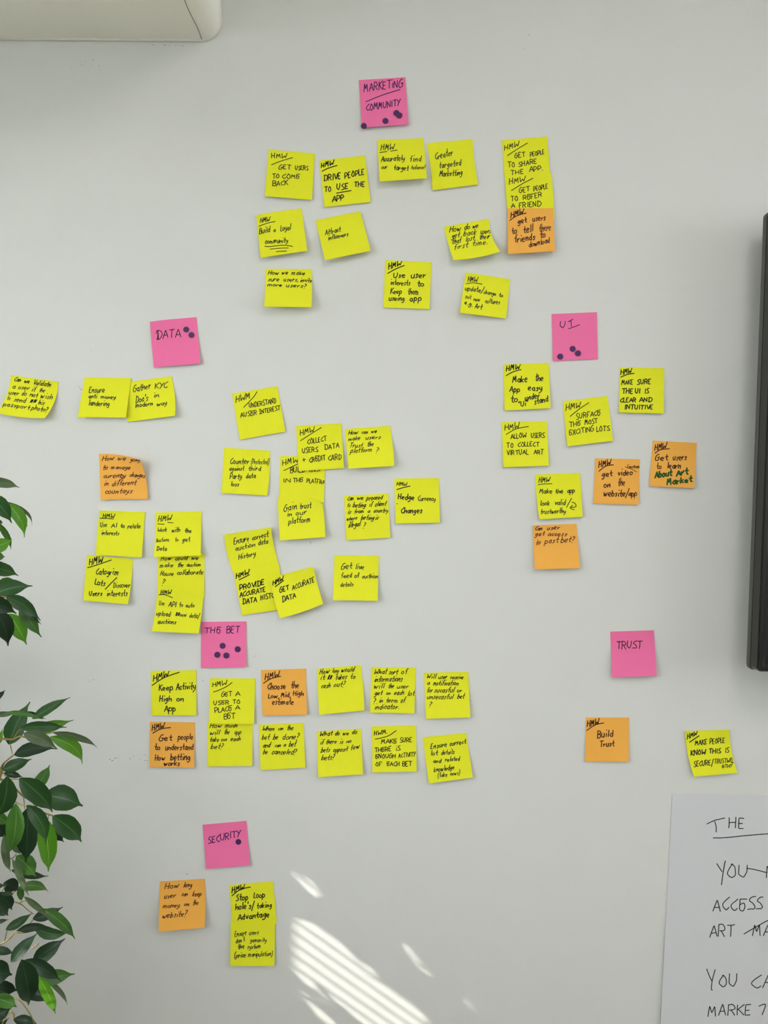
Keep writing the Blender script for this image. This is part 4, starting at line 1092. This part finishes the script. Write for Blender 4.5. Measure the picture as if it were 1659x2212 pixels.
LEAVES = [
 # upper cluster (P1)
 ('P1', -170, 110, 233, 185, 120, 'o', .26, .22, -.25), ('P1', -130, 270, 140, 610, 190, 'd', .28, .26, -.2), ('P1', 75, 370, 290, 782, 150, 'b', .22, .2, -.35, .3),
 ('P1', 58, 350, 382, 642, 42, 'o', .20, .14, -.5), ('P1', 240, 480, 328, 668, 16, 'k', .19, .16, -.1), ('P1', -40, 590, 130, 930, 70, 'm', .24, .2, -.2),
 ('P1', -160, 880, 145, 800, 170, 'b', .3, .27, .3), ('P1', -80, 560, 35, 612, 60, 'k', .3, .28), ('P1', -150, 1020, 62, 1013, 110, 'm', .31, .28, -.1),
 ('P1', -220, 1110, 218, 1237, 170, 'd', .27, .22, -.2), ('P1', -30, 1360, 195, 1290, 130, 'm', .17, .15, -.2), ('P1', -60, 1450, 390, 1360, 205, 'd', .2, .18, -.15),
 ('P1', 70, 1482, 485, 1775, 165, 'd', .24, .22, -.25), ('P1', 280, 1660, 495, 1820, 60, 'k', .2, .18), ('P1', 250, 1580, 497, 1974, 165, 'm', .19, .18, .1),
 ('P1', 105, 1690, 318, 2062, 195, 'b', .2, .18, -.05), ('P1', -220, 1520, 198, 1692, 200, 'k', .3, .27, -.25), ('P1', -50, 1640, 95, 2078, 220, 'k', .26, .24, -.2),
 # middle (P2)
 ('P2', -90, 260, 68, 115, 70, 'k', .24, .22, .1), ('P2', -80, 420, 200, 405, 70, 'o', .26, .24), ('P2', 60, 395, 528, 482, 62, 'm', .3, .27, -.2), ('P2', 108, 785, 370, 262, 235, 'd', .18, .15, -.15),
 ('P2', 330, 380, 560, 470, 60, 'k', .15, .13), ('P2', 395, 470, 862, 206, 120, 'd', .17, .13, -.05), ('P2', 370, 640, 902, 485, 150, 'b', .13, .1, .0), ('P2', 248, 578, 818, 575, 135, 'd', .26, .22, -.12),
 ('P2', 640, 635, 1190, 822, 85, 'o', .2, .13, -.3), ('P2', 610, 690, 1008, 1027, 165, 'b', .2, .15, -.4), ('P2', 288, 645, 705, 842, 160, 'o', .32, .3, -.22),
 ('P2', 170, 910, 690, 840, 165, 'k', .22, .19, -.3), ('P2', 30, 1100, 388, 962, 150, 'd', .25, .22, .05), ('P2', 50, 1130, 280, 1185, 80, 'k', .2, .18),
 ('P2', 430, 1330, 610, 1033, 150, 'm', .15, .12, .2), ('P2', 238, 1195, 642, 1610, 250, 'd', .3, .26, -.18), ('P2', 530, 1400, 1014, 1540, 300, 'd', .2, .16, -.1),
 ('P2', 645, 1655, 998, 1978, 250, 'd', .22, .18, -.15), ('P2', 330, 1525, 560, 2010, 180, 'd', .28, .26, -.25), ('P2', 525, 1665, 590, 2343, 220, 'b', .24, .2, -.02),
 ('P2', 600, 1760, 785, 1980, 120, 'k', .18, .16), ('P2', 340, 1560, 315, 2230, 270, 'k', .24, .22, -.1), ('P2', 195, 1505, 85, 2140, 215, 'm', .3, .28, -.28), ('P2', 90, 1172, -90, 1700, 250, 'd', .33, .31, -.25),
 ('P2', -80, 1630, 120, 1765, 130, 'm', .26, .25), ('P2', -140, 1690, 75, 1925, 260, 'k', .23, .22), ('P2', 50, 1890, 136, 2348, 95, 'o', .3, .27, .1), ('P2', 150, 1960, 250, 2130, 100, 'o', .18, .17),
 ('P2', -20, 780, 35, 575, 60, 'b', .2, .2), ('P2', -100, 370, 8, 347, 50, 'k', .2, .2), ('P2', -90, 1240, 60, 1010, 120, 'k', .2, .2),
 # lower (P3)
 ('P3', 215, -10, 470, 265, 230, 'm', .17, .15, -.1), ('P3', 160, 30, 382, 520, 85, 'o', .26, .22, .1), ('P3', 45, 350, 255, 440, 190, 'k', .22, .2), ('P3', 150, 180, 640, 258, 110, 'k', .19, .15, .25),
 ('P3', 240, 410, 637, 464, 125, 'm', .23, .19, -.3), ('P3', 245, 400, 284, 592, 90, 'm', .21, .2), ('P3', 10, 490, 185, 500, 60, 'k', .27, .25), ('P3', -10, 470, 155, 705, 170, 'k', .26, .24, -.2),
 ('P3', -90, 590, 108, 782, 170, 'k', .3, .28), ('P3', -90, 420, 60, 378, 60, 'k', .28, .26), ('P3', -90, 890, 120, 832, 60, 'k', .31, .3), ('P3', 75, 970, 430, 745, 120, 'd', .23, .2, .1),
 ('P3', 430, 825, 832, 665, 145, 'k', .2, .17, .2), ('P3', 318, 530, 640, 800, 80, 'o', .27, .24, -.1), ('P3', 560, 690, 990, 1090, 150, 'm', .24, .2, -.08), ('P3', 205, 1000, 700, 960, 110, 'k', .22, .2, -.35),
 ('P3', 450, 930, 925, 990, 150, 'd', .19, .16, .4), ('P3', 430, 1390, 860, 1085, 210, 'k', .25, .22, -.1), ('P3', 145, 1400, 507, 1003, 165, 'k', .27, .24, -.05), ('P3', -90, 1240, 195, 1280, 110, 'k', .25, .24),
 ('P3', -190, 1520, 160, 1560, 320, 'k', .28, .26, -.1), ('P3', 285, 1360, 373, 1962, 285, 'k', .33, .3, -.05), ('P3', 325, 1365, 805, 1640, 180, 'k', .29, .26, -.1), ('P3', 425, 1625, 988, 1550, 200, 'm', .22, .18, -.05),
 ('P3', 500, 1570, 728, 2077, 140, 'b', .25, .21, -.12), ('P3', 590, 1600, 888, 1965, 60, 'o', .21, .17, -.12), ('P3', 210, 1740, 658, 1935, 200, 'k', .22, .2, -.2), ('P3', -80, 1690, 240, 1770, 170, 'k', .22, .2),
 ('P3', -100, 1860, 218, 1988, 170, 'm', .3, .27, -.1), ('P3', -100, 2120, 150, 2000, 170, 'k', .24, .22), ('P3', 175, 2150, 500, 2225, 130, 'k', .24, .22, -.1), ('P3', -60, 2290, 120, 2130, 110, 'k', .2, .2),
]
LIT = [np.array(p, float) for p in (
 [(60, 420), (240, 440), (345, 472), (430, 512), (560, 620), (620, 690), (720, 740), (800, 890), (960, 960), (1140, 1130), (1400, 1380), (1100, 1450), (690, 1143), (480, 965), (350, 830), (240, 790), (60, 640)],
 [(60, 640), (240, 780), (330, 825), (400, 910), (490, 1032), (420, 985), (340, 905), (240, 810), (60, 690)],
 [(270, 905), (330, 945), (380, 1020), (520, 1150), (560, 1220), (500, 1220), (430, 1143), (350, 1020), (290, 940)],
 [(100, 60), (215, 125), (300, 165), (360, 210), (420, 280), (395, 305), (310, 262), (215, 150), (100, 80)],
 [(760, 405), (880, 500), (985, 610), (975, 612), (860, 505)],
 [(955, 615), (1030, 675), (1085, 740), (1145, 825), (1115, 815), (1050, 750), (990, 690)],
 [(1195, 860), (1265, 870), (1350, 940), (1430, 1042), (1390, 1032), (1320, 985), (1240, 920)],
)]


def inpoly(P, poly):
    x, y = P[:, 0], P[:, 1]; ins = np.zeros(len(P), bool)
    n = len(poly)
    for i in range(n):
        xa, ya = poly[i]; xb, yb = poly[(i + 1) % n]
        c = ((ya > y) != (yb > y)) & (x < (xb - xa) * (y - ya) / (yb - ya + 1e-12) + xa)
        ins ^= c
    return ins


XP = -0.74                                             # middle of the crown on its window side
LITW = []
for p in LIT:
    px_ = vpx('S6', p); w3 = at(px_[:, 0], px_[:, 1], 0.0)
    LITW.append(np.stack([w3[:, 0], w3[:, 2]], -1))


def shadow(V_):
    V_ = np.asarray(V_); k = -V_[:, 1] / SUN_DY
    return np.stack([V_[:, 0] + k * SUN_DX, V_[:, 2] + k * SUN_DZ], -1)



gx, gy = np.meshgrid(np.arange(612, 1120, 5.0), np.arange(1866, 2240, 5.0))
gpx = np.stack([gx.ravel(), gy.ravel()], -1)
gpx = gpx[gpx[:, 1] > 1856 + 0.72 * (gpx[:, 0] - 627) - 6]
g3 = at(gpx[:, 0], gpx[:, 1], 0.0); GW = np.stack([g3[:, 0], g3[:, 2]], -1)
lit_ = np.zeros(len(GW), bool)
for poly in LITW: lit_ |= inpoly(GW, poly)
need = ~lit_
covered = np.zeros(len(GW), bool)



LPX = random.Random(3)
LITHIT = 0
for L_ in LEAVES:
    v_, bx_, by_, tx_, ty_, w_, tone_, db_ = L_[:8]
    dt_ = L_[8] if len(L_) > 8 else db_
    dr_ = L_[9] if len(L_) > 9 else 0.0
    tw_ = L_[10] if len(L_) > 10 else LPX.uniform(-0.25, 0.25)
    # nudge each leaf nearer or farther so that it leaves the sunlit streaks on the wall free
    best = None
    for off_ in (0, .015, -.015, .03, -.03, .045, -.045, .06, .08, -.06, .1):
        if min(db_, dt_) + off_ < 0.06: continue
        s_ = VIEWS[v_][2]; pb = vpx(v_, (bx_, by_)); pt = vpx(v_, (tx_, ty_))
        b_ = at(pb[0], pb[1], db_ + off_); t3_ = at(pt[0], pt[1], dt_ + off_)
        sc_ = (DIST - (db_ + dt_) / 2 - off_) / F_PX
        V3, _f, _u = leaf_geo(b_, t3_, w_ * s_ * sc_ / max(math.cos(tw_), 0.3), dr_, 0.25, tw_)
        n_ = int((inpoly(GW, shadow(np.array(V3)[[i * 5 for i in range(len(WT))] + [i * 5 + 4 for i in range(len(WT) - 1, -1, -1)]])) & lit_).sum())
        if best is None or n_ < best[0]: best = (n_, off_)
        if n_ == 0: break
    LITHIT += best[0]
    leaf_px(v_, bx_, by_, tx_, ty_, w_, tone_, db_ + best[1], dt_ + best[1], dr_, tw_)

STEMS = [
 ('P2', [(-500, 760), (-60, 715), (150, 722), (240, 685), (330, 700)], 9, .25), ('P2', [(170, 708), (220, 625), (275, 590)], 5, .25), ('P2', [(128, 790), (140, 850), (152, 900)], 4, .22),
 ('P2', [(-60, 1330), (0, 1190), (20, 1050), (90, 975), (170, 912)], 8, .24), ('P2', [(10, 1090), (45, 1140), (90, 1200)], 5, .26), ('P2', [(100, 1215), (170, 1207), (242, 1213)], 4, .28),
 ('P2', [(-60, 1180), (70, 1240), (160, 1300), (280, 1415), (380, 1470), (480, 1590), (560, 1630), (655, 1660)], 8, .24), ('P2', [(290, 1435), (297, 1500), (302, 1575)], 4, .23),
 ('P2', [(172, 1475), (240, 1515), (335, 1545)], 5, .28), ('P2', [(555, 1630), (592, 1650), (590, 1700)], 4, .23), ('P2', [(250, 690), (330, 690), (500, 665), (645, 640)], 4, .21),
 ('P3', [(-400, 1330), (-20, 1170), (90, 1110), (150, 1060), (200, 1000), (310, 1010)], 7, .24), ('P3', [(62, 1110), (80, 1030), (92, 970)], 4, .23), ('P3', [(-200, 640), (0, 515), (100, 500), (195, 460)], 6, .24),
 ('P3', [(10, 500), (40, 440), (72, 385)], 4, .24), ('P3', [(195, 600), (290, 640), (370, 710), (440, 760)], 5, .23), ('P3', [(240, 622), (290, 600), (345, 575)], 5, .25),
 ('P3', [(400, 890), (420, 855), (442, 835)], 4, .21), ('P3', [(415, 1212), (470, 1185), (512, 1150)], 6, .24), ('P3', [(-60, 1840), (90, 1855), (250, 1900), (370, 2040), (430, 2150), (460, 2240)], 6, .25),
 ('P3', [(-60, 2330), (40, 2190), (130, 2050)], 5, .25), ('P3', [(130, 2050), (180, 2080), (185, 2150)], 8, .25), ('P3', [(395, 1525), (410, 1490), (420, 1470)], 4, .24), ('P3', [(390, 1525), (450, 1532)], 4, .24),
 ('P3', [(140, 30), (180, 10), (215, -30)], 5, .22), ('P3', [(-60, 960), (0, 1170)], 5, .24),
 ('P1', [(-500, 1560), (-60, 1495), (20, 1488), (80, 1490)], 6, .25), ('P1', [(10, 1500), (70, 1535), (130, 1570)], 5, .25), ('P1', [(100, 1612), (165, 1610)], 5, .25), ('P1', [(60, 372), (90, 372), (130, 395)], 3, .21),
 ('P1', [(-500, 640), (-150, 480), (0, 400), (70, 360)], 6, .24), ('P1', [(-400, 1200), (-200, 1100), (-100, 1000)], 6, .28),
]
for (v_, pts_, r_, d_) in STEMS:
    px_ = vpx(v_, pts_)
    p3 = [at(q[0], q[1], d_) for q in px_]
    d_ = d_ + 0.012
    rr = 1.45 * r_ * VIEWS[v_][2] * (DIST - d_) / F_PX
    tube('branch', p3, [rr * (1.15 - 0.35 * i / max(1, len(p3) - 1)) for i in range(len(p3))], M['stem'], plant, seg=7)
# main limbs joining the shown twigs to the trunk
for (zt_, v_, q, d_) in [(1.05, 'P2', (-500, 760), .25), (0.98, 'P2', (-60, 1330), .24), (0.95, 'P2', (-60, 1180), .24), (0.72, 'P3', (-400, 1330), .24), (0.8, 'P3', (-200, 640), .24),
                         (0.6, 'P3', (-60, 1840), .25), (0.5, 'P3', (-60, 2330), .25), (1.2, 'P1', (-500, 1560), .25), (1.4, 'P1', (-500, 640), .24), (1.3, 'P1', (-400, 1200), .28)]:
    pq = vpx(v_, q); e = at(pq[0], pq[1], d_)
    s0 = np.array((PX0, PY0, zt_)); mid_ = (s0 + e) / 2 + np.array((0, 0, 0.02))
    tube('branch', [s0, mid_, e], [0.006, 0.004, 0.0028], M['stem'], plant, seg=7)

# the rest of the crown, outside the picture on the window side; leaves added there block the sun, with gaps shaped for the streaks
crg = random.Random(11)
from mathutils import Euler
protos = {}
for tone_ in 'kdmb':
    for (sz, ww) in ((0.072, 0.036), (0.055, 0.026)):
        V_, F_, UV = leaf_geo((0, 0, 0), (sz, 0, 0), ww, 0.0, 0.25, 0.0, side=(0, 0, 1))
        protos[(tone_, sz)] = (np.array(V_), F_, UV)
pmesh = {}
nW = len(WT)
OUTL = [i * 5 for i in range(nW)] + [i * 5 + 4 for i in range(nW - 1, -1, -1)]
SP = []
for (v_, x_, y_, d_) in [('P2', 170, 1830, .30), ('P2', 150, 1950, .30), ('P2', 40, 1290, .33), ('P2', 0, 1560, .33), ('P2', 560, 1960, .22), ('P3', 900, 1560, .19), ('P3', 850, 1560, .19),
                         ('P3', 660, 1320, .24), ('P3', 90, 680, .25), ('P3', 60, 850, .31), ('P3', 200, 990, .23), ('P3', 590, 950, .21), ('P3', 40, 1920, .29), ('P3', 590, 1760, .24), ('P2', 180, 905, .22),
                         ('P2', 60, 1740, .26), ('P3', 20, 590, .29), ('P3', 20, 2000, .29)]:
    q = vpx(v_, (x_, y_)); w3 = at(q[0], q[1], d_)
    SP.append(shadow(np.array([w3]))[0])
SP = np.array(SP)


def outline(c, e, V_):
    W_ = V_ @ np.array(e.to_matrix()).T + np.array(c)
    return W_, shadow(W_[OUTL])


def inside_crown(W_):
    if (W_[:, 0] > -0.655 + 0.18 * (-W_[:, 1])).any() or W_[:, 1].max() > -0.015: return False
    return W_[:, 0].min() > XL + 0.09


def put(c, e, tone_, sz):
    V_, F_, UV = protos[(tone_, sz)]
    if (tone_, sz) not in pmesh:
        o = mesh_obj('leaf', V_, F_, LM[tone_], plant, origin=(0, 0, 0), smooth=True, uvs=UV); pmesh[(tone_, sz)] = o.data
    else:
        o = bpy.data.objects.new('leaf', pmesh[(tone_, sz)]); COL.objects.link(o); o.parent = plant
    o.location = Vector(c) - Vector(plant.location); o.rotation_euler = e


N_SCREEN = 0
for round_, (tries_, mincell, maxlit) in enumerate([(2500, 40, 1), (3500, 12, 1), (3500, 4, 2)]):
    for _ in range(tries_):
        if N_SCREEN >= 150: break
        open_ = np.where(need & ~covered)[0]
        if len(open_) < 8: break
        q = GW[open_[crg.randrange(len(open_))]]
        xp = crg.uniform(-0.84, -0.69)
        k_ = (q[0] - xp) / SUN_DX
        c = np.array((xp, -k_ * SUN_DY, q[1] - k_ * SUN_DZ))
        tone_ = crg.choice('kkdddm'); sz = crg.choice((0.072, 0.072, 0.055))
        V_ = protos[(tone_, sz)][0]
        e = Euler((crg.uniform(-1.4, 1.4), crg.uniform(-0.4, 1.5), crg.uniform(-math.pi, math.pi)), 'XYZ')
        W_ = V_ @ np.array(e.to_matrix()).T
        c = c - W_.mean(0)
        W_, ol = outline(c, e, V_)
        if not inside_crown(W_): continue
        if inpoly(SP, ol).any(): continue
        ins = inpoly(GW, ol)
        if (ins & lit_).sum() > maxlit: continue
        if (ins & need & ~covered).sum() < mincell: continue
        covered |= ins
        put(c, e, tone_, sz); N_SCREEN += 1
N2 = 0
t_ = 0
while N2 < 298 - len(LEAVES) - N_SCREEN and t_ < 5000:
    t_ += 1
    a = crg.uniform(0, 2 * math.pi); rr = 0.2 * math.sqrt(crg.random())
    c = np.array((PX0 + rr * math.cos(a), PY0 + rr * math.sin(a), crg.uniform(0.55, 1.75)))
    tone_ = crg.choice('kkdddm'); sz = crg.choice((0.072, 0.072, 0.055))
    e = Euler((crg.uniform(-0.9, 0.9), crg.uniform(0.2, 1.3), crg.uniform(-math.pi, math.pi)), 'XYZ')
    W_, ol = outline(c, e, protos[(tone_, sz)][0])
    if not inside_crown(W_) or (inpoly(GW, ol) & lit_).any() or inpoly(SP, ol).any(): continue
    put(c, e, tone_, sz); N2 += 1
print('lit cells still shaded by shown leaves', LITHIT, 'of', int(lit_.sum()))
print('screen leaves', N_SCREEN, 'still open', int((need & ~covered).sum()), 'of', int(need.sum()), 'crown', N2, 'photo leaves', len(LEAVES))
